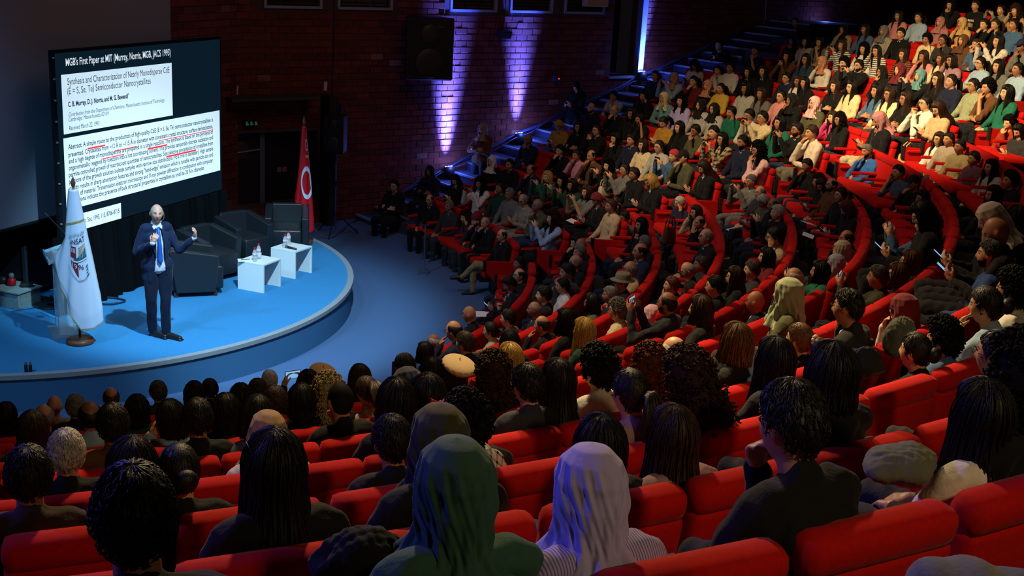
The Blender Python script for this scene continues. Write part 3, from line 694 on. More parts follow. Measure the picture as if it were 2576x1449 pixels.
# ------------------------------------------------------------------ speakers, lamps and fittings on the wall
P = px_z(843, 590, 0); ps = empty('speaker_stand', (P[0], P[1], 0)); tag(ps, 'thin pole stand under the black loudspeaker by the wall', 'stand')
MB().tube([(0, 0, .1), (0, 0, 1.62)], .018, 10).build('pole', mat('stand_blue_grey', lin('#4b6a90'), .35, metal=.5), ps)
for q in range(3):
    a = q * 2.094 + .4; MB().tube([(0, 0, .45), (.45 * math.cos(a), .45 * math.sin(a), .012)], .012, 8).build('leg', M_BLACKM, ps)
MB().tube([(0, 0, .95), (0, 0, 1.05)], .028, 10).build('collar', M_BLACKP, ps)
def cabinet(name, loc, rz, w, d, h, label, cone=True):
    r = empty(name, loc, rz); tag(r, label, 'loudspeaker')
    prof = [(-w / 2, -d / 2), (w / 2, -d / 2), (w * .34, d / 2), (-w * .34, d / 2)]
    MB().prism([(x, y, 0) for x, y in prof], (0, 0, h)).build('cabinet', M_BLACKP, r); r.children[-1].modifiers.new('soft', 'BEVEL').width = .025
    MB().box((0, -d / 2 - .006, h * .5), (w * .86, .012, h * .88), bev=.005).build('grille', mat('speaker_grille', (.007, .007, .009), .7), r)
    if cone:
        for z_, rr in ((h * .28, w * .3), (h * .74, w * .2)):
            o = MB().lathe([(rr, 0), (rr * .95, .012), (rr * .3, .004)], 28).build('driver', mat('driver_ring', (.022, .02, .018), .5), r, True); o.matrix_local = Matrix.Translation((0, -d / 2 - .012, z_)) @ Matrix.Rotation(math.radians(90), 4, 'X')
        MB().box((.12 * w, -d / 2 - .014, h * .86), (w * .3, .006, .03)).build('badge', mat('badge_grey', (.06, .06, .07), .4), r)
    return r
cabinet('stage_loudspeaker', (P[0], P[1], 1.60), RZ_WALL - .9, .42, .36, .72, 'black loudspeaker on a pole stand beside the dark door')
s1_, z1_ = px_wall(1020, 200, .5); s2_, _ = px_wall(1122, 203, .5); _, z2_ = px_wall(1070, 42, .5)
cb = cabinet('wall_loudspeaker', wall((s1_ + s2_) / 2, z1_, .45), RZ_WALL - .28, 1.0, .6, z2_ - z1_, 'large black loudspeaker cabinet high on the brick wall')
MB().box((0, .42, .7), (.1, .4, .1)).build('bracket', M_BLACKM, cb)
def cord(pts, name, label, m=None, r=.010):
    tag(MB().tube(pts, r, 6).build(name, m or M_BLACKP, None, True), label, 'cable')
def wall_lamp(u, v, label, utop, cl):
    s_, z_ = px_wall(u, v, .12); r = empty('wall_speaker', wall(s_, z_, .0), RZ_WALL); tag(r, label, 'loudspeaker')
    MB().box((0, -.14, 0), (.26, .2, .17), Matrix.Rotation(.25, 3, 'X'), bev=.02).build('housing', mat('housing_dark', lin('#23262f'), .5), r); MB().box((0, -.245, -.02), (.2, .01, .11), Matrix.Rotation(.25, 3, 'X')).build('front', M_BLACKP, r); MB().box((0, -.03, .02), (.06, .08, .06)).build('bracket', M_BLACKM, r)
    st_, zt_ = px_wall(*utop); cord([wall(s_, z_ + .1, .03), wall((s_ + st_) / 2, (z_ + zt_) / 2, .03), wall(st_, 6.5, .03)], 'wall_cable', cl)
wall_lamp(1268, 85, 'small wall speaker below the windows, right of the big loudspeaker', (1275, 0), 'black cable running up the wall from the small wall speaker')
wall_lamp(840, 272, 'small dark wall speaker beside the door ledge', (842, 0), 'black cable running up the wall beside the door ledge')
st_, zt_ = px_wall(1395, 190); cord([wall(st_, zt_, .03), wall(px_wall(1403, 90)[0], px_wall(1403, 90)[1], .03), wall(px_wall(1406, 0)[0], 6.5, .03)], 'wall_cable', 'black cable running up the brick wall to the right of windows')
r = empty('switch_box', wall(st_, zt_ - .06), RZ_WALL); tag(r, 'small wall box with a red indicator at the cable\'s end', 'switch'); MB().box((0, -.05, 0), (.12, .1, .12), bev=.01).build('housing', mat('housing_blue', lin('#2b3a5c'), .5), r); MB().box((.05, -.105, .0), (.02, .01, .02)).build('indicator', mat('led_red', (.5, .02, .02), .4, emit=(1, .05, .03), estr=3), r)
a, b_ = px_wall(1925, 3), px_wall(1912, 98)
cord([wall(a[0], a[1] + 1.2, .03), wall(a[0], a[1], .03), wall(px_wall(1922, 50)[0], px_wall(1922, 50)[1], .03), wall(px_wall(1913, 78)[0], px_wall(1913, 78)[1], .03), wall(b_[0], b_[1], .03)], 'wall_cable', 'pale cable hanging loosely on the brick wall above the stairs', mat('cable_pale', lin('#8a86b0'), .6))
# exit sign, tapes, plates
s_, z_ = px_wall(639, 313, .2); ex = empty('exit_sign', wall(s_, z_, .06), RZ_WALL); tag(ex, 'small dim green exit sign above the dark door', 'sign')
MB().box((0, 0, 0), (.30, .04, .11)).build('housing', M_BLACKP, ex); M_EX = mat('exit_green', (.02, .1, .05), .5, emit=(.10, .5, .25), estr=.10)
for x in (-.09, 0, .09): MB().box((x, -.022, 0), (.035, .004, .07)).box((x + .025, -.022, -.015), (.025, .004, .025)).build('pictogram', M_EX, ex)
for (u, v) in ((595, 227), (819, 217)):
    s_, z_ = px_wall(u, v, .02); o = MB().box((0, 0, 0), (.07, .006, .17), Matrix.Rotation(.08, 3, 'Y')).build('paper_tape', mat('tape_white', (.55, .55, .58), .7), None, loc=wall(s_, z_, .016), rz=RZ_WALL); tag(o, 'white paper tape on the bricks, %s end of the door ledge' % ('far left' if u < 700 else 'right'), 'tape')
s_, z_ = px_wall(729, 434, .25); sw = empty('socket_plate', wall(s_, z_, -.10), RZ_WALL); tag(sw, 'pale double socket plate beside the dark doorway', 'socket')
for x in (-.055, .055): MB().box((x, 0, 0), (.085, .02, .09), bev=.004).build('plate', mat('plate_pink', lin('#8f5f68'), .5), sw)
o = MB().box((0, 0, 0), (.05, .05, .13), bev=.006).build('wall_plug', mat('plug_white', (.5, .5, .5), .5), None, loc=px_plane(727, 528, WO, WN) + np.array([0, 0, 0]), rz=RZ_WALL); tag(o, 'white plug block with cable in the dark doorway', 'plug')
s_, z_ = px_wall(1497, 12, .1); sb = MB().box((0, 0, 0), (.62, .2, .18), bev=.02).build('air_unit', mat('unit_beige', lin('#b89a72'), .6), None, loc=wall(s_, z_ + .05, .10), rz=RZ_WALL); tag(sb, 'beige box unit under the last window', 'unit')
# LED uplights on the stairs
M_LED = mat('led_face', (.2, .2, .5), .3, emit=(.20, .24, 1.), estr=16)
def par(u, v, label, off, power, beam=True, face=True):
    k = None
    P = px_plane(u, v, WO + WN * off, WN); s_ = (P[:2] - WO) @ WD
    ground = rake_floor(math.hypot(3.04 - off, s_ + 6.286))
    r = empty('par_light', P - np.array([0, 0, .14]), RZ_WALL); tag(r, label, 'lamp', 'blue LED uplights along the wall')
    R = Matrix.Rotation(math.radians(-16), 3, 'X')
    b_ = MB(); V0 = Vector
    pts = [R @ V0((0, 0, z)) for z in (-.12, -.06, 0, .1)]
    b_.tube([tuple(p) for p in pts], [.05, .10, .115, .115], 16); b_.build('can', M_BLACKP, r, True)
    d = MB()
    for q in range(7):
        a = q * 1.047; rr = 0 if q == 6 else .065
        p = R @ V0((rr * math.cos(a), rr * math.sin(a), .104)); d.ell(p, (.026, .026, .012), 8, 5)
    d.build('led_lens', M_LED, r, True)
    yk = MB().tube([(-.15, 0, .0), (-.15, 0, -.17), (.15, 0, -.17), (.15, 0, .0)], .012, 6); yk.build('yoke', M_BLACKM, r)
    gap = P[2] - .14 - .17 - ground
    if gap > .02: MB().box((0, 0, -.17 - gap / 2), (.24, .24, gap), bev=.01).build('stand_block', M_BLACKP, r)
    if beam:
        tip = P + np.array([0, 0, .02]); aim = wall(s_, P[2] + 3.2, .02)
        spot('blue_uplight', tip, aim, power * .30, (.06, .09, 1.0), 70, 1.0, .05)
        ab = area('blue_uplight_beam', tip, wall(s_, P[2] + 2.2, -.08), power * .27, (.045, .10, 1.0), .24); ab.data.spread = math.radians(26)
        pl = bpy.data.lights.new('blue_spill_fill', 'POINT'); pl.energy = 26; pl.color = (.12, .20, 1.0); pl.shadow_soft_size = .12  # added point light, stands in for blue light bounced onto the stairs
        po = bpy.data.objects.new('blue_spill_fill', pl); COL.objects.link(po); po.location = tip + np.array([0, 0, .10]) + np.r_[WN * .18, 0]
    return r
par(1131, 415, 'blue LED uplight on the lowest stairs, below the big loudspeaker', .19, 1400)
par(1308, 331, 'blue LED uplight beside the bald man in navy suit', .19, 700)
par(1617, 177, 'blue LED uplight at the foot of the steel post', .19, 600)
par(2060, 66, 'blue LED uplight highest on the stairs', .19, 800)
# cables along the stairs
M_BCAB = mat('cable_bundle', lin('#39456e'), .5)
for q, dz in ((0, .03), (1, .06), (2, .02)):
    pts = []
    for s_ in np.linspace(1.6, 11.5, 60):
        pts.append(wall(s_, rake_floor(math.hypot(2.4, s_ + 6.5)) + dz + .04 + .05 * math.sin(s_ * (1.7 + q) + q * 2) ** 2, .08 + .05 * q + .05 * math.sin(s_ * 1.3 + q)))
    cord(pts, 'stair_cable', ['thick cable bundle along the wall beside the stairs', 'second cable weaving along the stairs by the wall', 'thin cable nearest the stair edge along the wall'][q], M_BCAB, .022 - .005 * q)
cp = px_z(800, 596, 0)
cord([px_z(780, 560, STZ), px_z(800, 590, .1), px_z(826, 598, .01), px_z(850, 590, .01), px_z(900, 575, .01)], 'floor_cable', 'pale cable trailing off the stage behind the red flag', mat('cable_cream', lin('#7d6f66'), .6), .012)
cord([px_z(u, v, .02) for u, v in ((838, 596), (862, 580), (880, 560), (925, 545), (960, 530))], 'floor_cable', 'dark cable on the floor at the loudspeaker stand', M_BCAB, .014)

# tripods and cane on the floor before the front row
P = px_z(1333, 668, 0.15)
tp = empty('camera_tripod', (P[0], P[1], 0.0)); tag(tp, 'black camera tripod standing beside the front row', 'tripod')
for q in range(3):
    a = q * 2.094 + .2; MB().tube([(0, 0, 1.12), (.42 * math.cos(a), .42 * math.sin(a), .01)], [.016, .010], 8).build('leg', M_BLACKM, tp)
MB().tube([(0, 0, .9), (0, 0, 1.3)], .014, 8).build('column', M_BLACKM, tp); MB().box((0, 0, 1.36), (.10, .12, .11), bev=.015).tube([(0, -.05, 1.36), (-.02, -.15, 1.36)], .035, 12).build('camera', M_BLACKP, tp); MB().tube([(0, .05, 1.29), (.10, .28, 1.2)], .008, 6).build('pan_handle', M_BLACKM, tp)
P = px_z(1066, 690, 0); cn = empty('quad_cane', (P[0], P[1], 0)); tag(cn, 'grey four-footed walking cane standing before the front row', 'cane')
MB().tube([(0, 0, .09), (0, 0, .86)], .011, 8).build('shaft', mat('cane_grey', (.25, .26, .3), .3, metal=.8), cn); MB().tube([(-.06, 0, .88), (0, 0, .87), (.06, 0, .88)], .014, 8).build('handle', M_BLACKP, cn)
for q in range(4):
    a = q * 1.571 + .6; MB().tube([(0, 0, .1), (.09 * math.cos(a), .09 * math.sin(a), .07), (.11 * math.cos(a), .11 * math.sin(a), .0)], .008, 6).build('foot', mat('cane_grey', (.25, .26, .3)), cn)
# ------------------------------------------------------------------ people: bodies grown as one skin, then clothes and hair
def head_point(D):
    """D: unit directions (n,3), face towards +y; returns the skin point"""
    D = np.asarray(D, float); P = D * np.array([.0745, .094, .116]); x, y, z = P.T.copy()
    t = np.clip(-z / .116, 0, 1)
    x = x * (1 - .30 * t ** 1.3 * (y > -.02) - .18 * t * (y <= -.02))
    y = np.where(y < 0, y * (1 - .42 * t ** 1.2), y * (.95 + .03 * t))
    fr = y > 0
    g = lambda cx, sx, cz, sz: np.exp(-((np.abs(x) - cx) / sx) ** 2 - ((z - cz) / sz) ** 2) * fr
    nose = np.exp(-(x / .0125) ** 2) * np.interp(z, [-.046, -.036, -.028, .0, .02, .035], [0, .020, .025, .012, .004, 0]) * fr
    y = y + nose + .004 * g(.03, .022, .03, .01) - .008 * g(.031, .015, .008, .011) + .003 * g(.04, .016, -.028, .02)
    y = y + .006 * np.exp(-(x / .022) ** 2 - ((z + .060) / .010) ** 2) * fr - .003 * np.exp(-(x / .024) ** 2 - ((z + .076) / .006) ** 2) * fr + .011 * np.exp(-(x / .022) ** 2 - ((z + .100) / .016) ** 2) * fr
    return np.stack([x, y, z], -1)
def sphere_dirs(n, m):
    D = []; Fc = []
    for i in range(m + 1):
        t = math.pi * i / m
        for k in range(n): w = 2 * math.pi * k / n; D.append((math.sin(t) * math.sin(w), math.sin(t) * math.cos(w), math.cos(t)))
    for i in range(m):
        for k in range(n): k2 = (k + 1) % n; Fc.append((i * n + k, i * n + k2, (i + 1) * n + k2, (i + 1) * n + k))
    return np.array(D), Fc
def capsule(mb, a, b, ra, rb, n=12):
    a = np.array(a, float); b = np.array(b, float); d = b - a; L = np.linalg.norm(d); d = d / L if L > 1e-6 else np.array([0, 0, 1.])
    pts = []; rr = []
    for t in (80, 55, 28): pts.append(a - d * ra * math.sin(math.radians(t))); rr.append(ra * math.cos(math.radians(t)))
    pts += [a, b]; rr += [ra, rb]
    for t in (28, 55, 80): pts.append(b + d * rb * math.sin(math.radians(t))); rr.append(rb * math.cos(math.radians(t)))
    mb.tube(pts, rr, n)
def hand(prims, wrist, toward, palm, side, curl=.5, s=1., thumb=1.):
    """five unequal, bent fingers and a thumb leaving the palm's side"""
    w = np.array(wrist, float); f = np.array(toward, float) - w; f /= np.linalg.norm(f); p = np.array(palm, float); p = p - f * (p @ f); p /= np.linalg.norm(p); a = np.cross(f, p) * side
    P = lambda x, y, z: w + s * (a * x + f * y + p * z)
    prims.append(('skin', P(0, -.01, 0), P(0, .035, 0), .026 * s, .030 * s)); prims.append(('skin', P(-.018, .055, 0), P(.022, .055, 0), .019 * s, .019 * s)); prims.append(('skin', P(-.024, .075, 0), P(.028, .075, 0), .0155 * s, .0155 * s))
    for i, (x, L) in enumerate(((-.030, .060), (-.010, .072), (.011, .078), (.032, .068))):
        c1, c2 = curl * 1.1, curl * 2.2; b0 = (x, .082, 0); b1 = (x * 1.06, .082 + L * .48 * math.cos(c1), L * .48 * math.sin(c1)); b2 = (x * 1.08, b1[1] + L * .42 * math.cos(c2), b1[2] + L * .42 * math.sin(c2))
        r_ = (.0085 if i else .0075) * s
        prims.append(('skin', P(*b0), P(*b1), r_ * 1.1, r_)); prims.append(('skin', P(*b1), P(*b2), r_, r_ * .85))
    t0 = (.030, .020, .004); t1 = (.056 * thumb, .050, .020); t2 = (.050 * thumb, .082, .034)
    prims.append(('skin', P(*t0), P(*t1), .0125 * s, .0105 * s)); prims.append(('skin', P(*t1), P(*t2), .0105 * s, .0085 * s))
def v3(*a): return np.array(a, float)
HEADZ = 1.10
def pose(code):
    """joints of a seated or standing figure; y is forward"""
    J = {}
    lean = {'F': .34, 'K': .06, 'C': .06, 'R': .05}.get(code, -.02)
    pel = v3(0, 0, .47)
    if code in 'ST': pel = v3(0, 0, .95)
    up = .50
    chest = pel + v3(0, -.06 + lean * .55, .30); neck = pel + v3(0, -.07 + lean, up - (.06 if code == 'F' else 0))
    head = neck + v3(0, .05 + lean * .15, .145)
    J.update(pel=pel, chest=chest, neck=neck, head=head)
    sh = neck[2] - .055; sy = neck[1] + .0
    J['sh'] = {1: v3(.165, sy, sh), -1: v3(-.165, sy, sh)}
    J['pitch'] = {'R': -.50, 'T': -.55, 'F': .06, 'C': -.10, 'K': -.05, 'P': .03}.get(code, .02); J['yaw'] = 0.; J['roll'] = {'K': .16, 'C': .05}.get(code, 0.)
    h = head
    A = {}; o = lambda x, y, z: pel + v3(x, y, z)
    lap = lambda s: (o(.235 * s, .03, .16), o(.07 * s, .25, .10), o(0, .36, .085), v3(0, 0, -1))
    if code in ('L', 'Z'): A = {s: lap(s) for s in (1, -1)}
    elif code in ('X', 'S'): A = {s: (o(.235 * s, .06, .17), o(-.06 * s, .185 + .03 * (s > 0), .235), o(-.17 * s, .14, .25), v3(0, -1, 0)) for s in (1, -1)}
    elif code == 'C':
        A[1] = (o(.17, .23, .20), h + v3(.035, .135, -.175), h + v3(.0, .11, -.09), v3(-.3, -1, 0)); A[-1] = (o(-.22, .10, .16), o(.05, .24, .16), o(.14, .24, .17), v3(0, -1, 0))
    elif code == 'K':
        A[1] = (o(.24, .16, .25), h + v3(.125, .06, -.13), h + v3(.088, .045, -.03), v3(-1, .1, 0)); A[-1] = lap(-1)
    elif code == 'P':
        A = {s: (o(.20 * s, .20, .27), h + v3(.095 * s, .33, -.115), h + v3(.055 * s, .37, -.02), v3(-s * 1., -.2, 0)) for s in (1, -1)}
    elif code in ('R', 'T'):
        A = {s: (o(.22 * s, .06, .17), o(.065 * s, .28, .25), o(.03 * s, .35, .31), v3(-.6 * s, -.5, .4)) for s in (1, -1)}
    elif code == 'H':
        A = {s: (o(.21 * s, .20, .20), h + v3(.04 * s, .185, -.175), h + v3(.0, .175, -.085), v3(-1 * s, -.1, 0)) for s in (1, -1)}
    elif code == 'F':
        A = {s: (o(.19 * s, .34, .17), o(.03 * s, .50, .28), o(-.02 * s, .50, .36), v3(-1 * s, 0, 0)) for s in (1, -1)}
    J['arms'] = A
    if code in 'ST': J['legs'] = {s: (pel + v3(.09 * s, 0, 0), v3(.10 * s, .03, .50), v3(.10 * s, 0, .09), v3(.12 * s, .14, .03)) for s in (1, -1)}
    elif code == 'Z':
        J['legs'] = {1: (pel + v3(.09, .03, 0), v3(.10, .45, .47), v3(.10, .44, .09), v3(.12, .60, .03)), -1: (pel + v3(-.09, .03, 0), v3(.02, .43, .60), v3(.24, .62, .30), v3(.27, .78, .30))}
    else: J['legs'] = {s: (pel + v3(.09 * s, .03, 0), v3(.115 * s, .44, .49), v3(.105 * s, .42, .09), v3(.13 * s, .58, .03)) for s in (1, -1)}
    return J
def head_matrix(J): return Matrix.Translation(Vector(J['head'])) @ Matrix.Rotation(J['yaw'], 4, 'Z') @ Matrix.Rotation(J['pitch'], 4, 'X') @ Matrix.Rotation(J['roll'], 4, 'Y')
def grow(name, mb, voxel, smooth=4):
    me = mb.mesh(name + '_raw', M_SKIN); o = bpy.data.objects.new(name, me); COL.objects.link(o)
    md = o.modifiers.new('skin', 'REMESH'); md.mode = 'VOXEL'; md.voxel_size = voxel; md.use_smooth_shade = True
    if smooth: s = o.modifiers.new('soft', 'SMOOTH'); s.iterations = smooth; s.factor = .5
    out = baked(o); COL.objects.unlink(o); bpy.data.objects.remove(o); bpy.data.meshes.remove(me)
    out.name = name; return out
def npv(me): a = np.zeros(len(me.vertices) * 3); me.vertices.foreach_get('co', a); return a.reshape(-1, 3)
def body_prims(J):
    S = []; pel, chest, neck, head = J['pel'], J['chest'], J['neck'], J['head']
    S.append(('t', pel + v3(-.07, 0, 0), pel + v3(.07, 0, 0), .105, .105)); S.append(('t', pel, chest, .115, .125)); S.append(('t', chest + v3(-.055, 0, 0), chest + v3(.055, 0, 0), .112, .112))
    S.append(('t', chest + v3(-.07, 0, .08), chest + v3(.07, 0, .08), .098, .098)); S.append(('t', chest, neck + v3(0, 0, -.07), .115, .08))
    S.append(('t', J['sh'][-1] + v3(.03, 0, .012), J['sh'][1] + v3(-.03, 0, .012), .056, .056)); S.append(('n', neck + v3(0, -.005, -.05), head + v3(0, -.018, -.06), .055, .050))
    for s in (1, -1):
        el, wr, fi, pa = J['arms'][s]; S.append(('a', J['sh'][s], el, .052, .042)); S.append(('f', el, wr, .041, .027))
        hp, kn, an, to = J['legs'][s]; S.append(('l', hp, kn, .088, .060)); S.append(('l', kn, an, .056, .038)); S.append(('s', an + v3(0, -.02, -.035), to, .040, .033))
    return S
def hand_prims(J):
    H = []
    for s in (1, -1):
        el, wr, fi, pa = J['arms'][s]; hand(H, wr, fi, pa, s, J.get('curl', {1: .5, -1: .5})[s])
    return H
def add_head(mb, M, n=56, m=44):
    D, Fc = sphere_dirs(n, m); P = head_point(D); P = [tuple(M @ Vector(p)) for p in P]; mb.add(P, Fc)
    for s in (1, -1):
        mb.ell(tuple(M @ Vector((.076 * s, -.012, -.005))), (.010, .020, .031), 10, 8, M.to_3x3() @ Matrix.Rotation(-.35 * s, 3, 'Z'))
def tag_face(me, M, ex=.0125, ez=.006, bw=.0042):
    """materials of the face by place on the head: 0 skin, 1 eye, 2 lip, 3 brow"""
    Mi = np.array(M.inverted()); n = len(me.polygons); c = np.zeros(n * 3); me.polygons.foreach_get('center', c); c = c.reshape(-1, 3); q = c @ Mi[:3, :3].T + Mi[:3, 3]
    x, y, z = np.abs(q[:, 0]), q[:, 1], q[:, 2]; idx = np.zeros(n, int); f = y > .055
    idx[f & (((x - .031) / ex) ** 2 + ((z - .006) / ez) ** 2 < 1)] = 1
    idx[f & (y > .07) & (x < .024) & (np.abs(z + .061) < .0085 - .12 * x)] = 2
    idx[f & (np.abs(x - .033) < .019) & (np.abs(z - .027 + .10 * np.abs(x - .034)) < bw)] = 3
    for m in (M_SKIN, M_EYE, M_LIP, M_BROW): me.materials.append(m)
    me.polygons.foreach_set('material_index', idx); me.polygons.foreach_set('use_smooth', [True] * n)
BODY = {}
def figure(code, vox=.0085):
    """body, long-sleeved top, short-sleeved top, trousers and shoes of one pose; kept and shared"""
    if code in BODY: return BODY[code]
    J = pose(code); M = head_matrix(J); S = body_prims(J); H = hand_prims(J)
    mb = MB()
    for k, a, b_, ra, rb in S: capsule(mb, a, b_, ra * (1 if k in 'fn' else .9), rb * (1 if k in 'fn' else .9))
    for k, a, b_, ra, rb in H: capsule(mb, a, b_, ra, rb, 8)
    add_head(mb, M); body = grow('body_' + code, mb, vox, 2); body.materials.clear(); tag_face(body, M)
    def clothe(nm, keys, infl, cut=None, vx=.013):
        c = MB()
        for k, a, b_, ra, rb in S:
            if k in keys:
                if k == 'f': b2 = a + (b_ - a) * (.96 if cut is None else cut); a_, r2 = a, rb + .012 if cut is None else ra + .012; capsule(c, a_, b2, ra + infl, r2)
                elif k == 'n': pass
                else: capsule(c, a, b_, ra + infl, rb + infl)
        if 't' in keys and nm == 'top': capsule(c, J['neck'] + v3(0, -.008, -.05), J['neck'] + v3(0, .0, .012), .078, .066)
        me = grow(nm, c, vx, 4); V = npv(me); N = np.zeros(len(V) * 3); me.vertices.foreach_get('normal', N); N = N.reshape(-1, 3)
        V = V + N * wobble(V, 26, .005, 3)[:, None] + N * wobble(V * v3(1, 1, 2.2), 60, .0022, 5)[:, None]
        me.vertices.foreach_set('co', V.ravel()); me.polygons.foreach_set('use_smooth', [True] * len(me.polygons)); me.update(); return me
    top = clothe('top', 'taf', .014); tee = clothe('top', 'ta', .014)
    tr = clothe('trousers', 'l', .012); 
    hipm = None
    shoes = []
    for s in (1, -1):
        hp, kn, an, to = J['legs'][s]; c = MB(); d = (to - an); d[2] = 0; d /= np.linalg.norm(d) + 1e-9
        z = to[2]
        base = to - d * .10; capsule(c, base - d * .07 + v3(0, 0, .012), to + d * .02, .043, .038); capsule(c, an + v3(0, 0, -.05), base + v3(0, 0, .0), .05, .045)
        shoes.append(grow('shoe', c, .012, 2)); shoes[-1].polygons.foreach_set('use_smooth', [True] * len(shoes[-1].polygons))
    for me, m in ((top, M_CLOTH), (tee, M_CLOTH), (tr, M_CLOTH)): me.materials.clear(); me.materials.append(m)
    BODY[code] = dict(J=J, M=M, body=body, top=top, tee=tee, trousers=tr, shoes=shoes); return BODY[code]

# ---- hair and head coverings, in the head's own axes
def az_front(n): return np.linspace(0, 2 * math.pi, n, endpoint=False)
HAIR = {}
def hair_grid(nu, nv, fn):
    V = []; Fc = []
    for j in range(nv + 1):
        for i in range(nu): V.append(fn(2 * math.pi * i / nu, j / nv))
    for j in range(nv):
        for i in range(nu): i2 = (i + 1) % nu; Fc.append((j * nu + i, (j + 1) * nu + i, (j + 1) * nu + i2, j * nu + i2))
    return V, Fc
def ang(a): return abs((a + math.pi) % (2 * math.pi) - math.pi)   # 0 at the face, pi at the back
def hairline(a, recede=0.):
    d = ang(a); zf = .070 - recede * .0
    return float(np.interp(d, [0, .7, 1.05, 1.3, 1.55, 1.75, 2.1, math.pi], [zf, zf - .004, .045, .005, -.035, .0, -.055, -.085]))
def skull(a, z, out):
    """point of the skull (plus out) at azimuth a and height z"""
    zz = max(-.1155, min(.11599, z)); st = math.sqrt(max(1e-6, 1 - (zz / .116) ** 2)); d = np.array([[st * math.sin(a), st * math.cos(a), zz / .116]])
    p = head_point(d)[0]; n = np.array([p[0] / .0745 ** 2, p[1] / .094 ** 2, p[2] / .116 ** 2]); n /= np.linalg.norm(n); return p + n * out
def make_hair(kind):
    if kind in HAIR: return HAIR[kind]
    m = M_HAIR; r = np.random.default_rng(len(kind)); mb = MB(); nu, nv = 110, 34
    def cap(th, line=hairline, ridge=.0013, tuft=0., z_top=.116):
        def fn(a, t):
            zl = line(a); ph = t * math.acos(max(-1, min(1, zl / .116))); z = .116 * math.cos(ph); e = min(1, (1 - t) / .12) ** .5
            rg = ridge * (math.sin(a * 37 + 4 * math.sin(a * 3 + t * 2)) + .6 * math.sin(a * 61 + t * 9)) * min(1, t * 3)
            tf = tuft * (math.sin(a * 11 + t * 13) * math.sin(a * 7 - t * 9))
            return skull(a, z, (th + tf) * e + rg * e - .001)
        return hair_grid(nu, nv, fn)
    def curtain(L, th=.020, open_=.95, flare=.06, ridge=.0016, back_only=False):
        def fn(a, t):
            d = ang(a); s = 1 if math.sin(a) >= 0 else -1
            hang = d > open_; zl = hairline(a) if not hang else -.02
            tt = min(1, t / .45); ph = tt * math.acos(max(-1, min(1, zl / .116))); z = .116 * math.cos(ph)
            rg = ridge * (math.sin(a * 41 + 3 * math.sin(a * 5)) + .7 * math.sin(a * 67 + t * 4)) * min(1, t * 2)
            p = skull(a, z, th * (1 if hang else min(1, (1 - tt) / .15 + .05)) + rg)
            if hang and t > .45:
                q = (t - .45) / .55; drop = (L - .02) * q * (1 - .10 * abs(math.sin(a * 9))) ; back = max(0, -math.cos(a))
                fl = flare * (3 * q * q - 2 * q ** 3); n = np.array([math.sin(a), math.cos(a), 0])
                tip = max(0, (q - .8) / .2)
                p = p + np.array([0, 0, -drop]) + n * (fl * (.35 + .65 * back) - .02 * tip) * 1.0 + n * rg * 1.2
                if d < 1.7: p = p + np.array([-.015 * s * q, .02 * q, 0])
            return p
        return hair_grid(nu, 44, fn)
    def strands(L, th, open_, flare, n, rad=.0032):
        g, _ = curtain(L, th, open_, flare); g = np.array(g).reshape(45, nu, 3)
        for q in range(n):
            i = int(r.integers(nu)); a = 2 * math.pi * i / nu; top = int(r.integers(0, 14)); bot = 44 if ang(a) > open_ else int(r.integers(30, 42))
            if bot - top < 8: continue
            P = g[top:bot + 1:3, i]; ctr = np.array([0, -.01, 0]); o = (P - ctr); o[:, 2] *= .3; o /= np.linalg.norm(o, axis=1)[:, None]
            ph = r.uniform(0, 6); P = P + o * r.uniform(.000, .006) + np.stack([.004 * np.sin(np.arange(len(P)) * .8 + ph), .004 * np.cos(np.arange(len(P)) * .7 + ph), np.zeros(len(P))], 1); P[-1, 2] -= r.uniform(0, .025)
            mb.tube(list(P), list(rad * np.sin(np.linspace(.25, 2.95, len(P)))), 3, cap=False)
    def tufts(th, n, line=hairline, ln=(.025, .05)):
        for q in range(n):
            a = r.uniform(0, 2 * math.pi); zl = line(a); ph = r.uniform(.02, 1) * math.acos(max(-1, min(1, zl / .116))); z = .116 * math.cos(ph)
            p0 = skull(a, z, th * .7); p1 = skull(a + r.normal() * .08, max(-.11, line(a), z - r.uniform(.005, .03)), th + r.uniform(.000, .004)); L_ = r.uniform(*ln); a2 = a + r.normal() * .14; p2 = skull(a2, max(-.112, line(a2) - .008, z - L_ * .8), th + r.uniform(-.004, .003))
            mb.tube([p0, p1, p2], [.0024, .0030, .0005], 3, cap=False)
    if kind == 'short':
        sl_ = lambda a: hairline(a) + (.022 if ang(a) > 1.2 else 0)
        mb.add(*cap(.016, sl_, tuft=.003)); tufts(.0165, 1100, sl_)
    elif kind == 'buzz': mb.add(*cap(.006, ridge=.0008)); m = M_CURL
    elif kind == 'recede':
        def fn(a, t):
            d = ang(a); zl = hairline(a); zt = float(np.interp(d, [0, .9, 1.2, 1.6, 2.3, math.pi], [.07, .072, .075, .075, .062, .05]))
            if d < .95: zt = zl = .072
            z = zt + (zl - zt) * t; e = math.sin(math.pi * min(max(t, .02), .98)) ** .5 * (0 if d < .95 else min(1, (d - .95) / .25))
            return skull(a, z, .012 * e - .002 + .0022 * e * math.sin(a * 43 + t * 5))
        mb.add(*hair_grid(nu, 18, fn))
    elif kind == 'bob': mb.add(*curtain(.135, .022, .95, .012)); strands(.135, .022, .95, .012, 330)
    elif kind == 'long': mb.add(*curtain(.36, .020, 1.0, .075)); strands(.36, .020, 1.0, .075, 380)
    elif kind in ('pony', 'ponyl', 'bun'):
        mb.add(*cap(.012, ridge=.0012)); tufts(.010, 420, ln=(.03, .07))
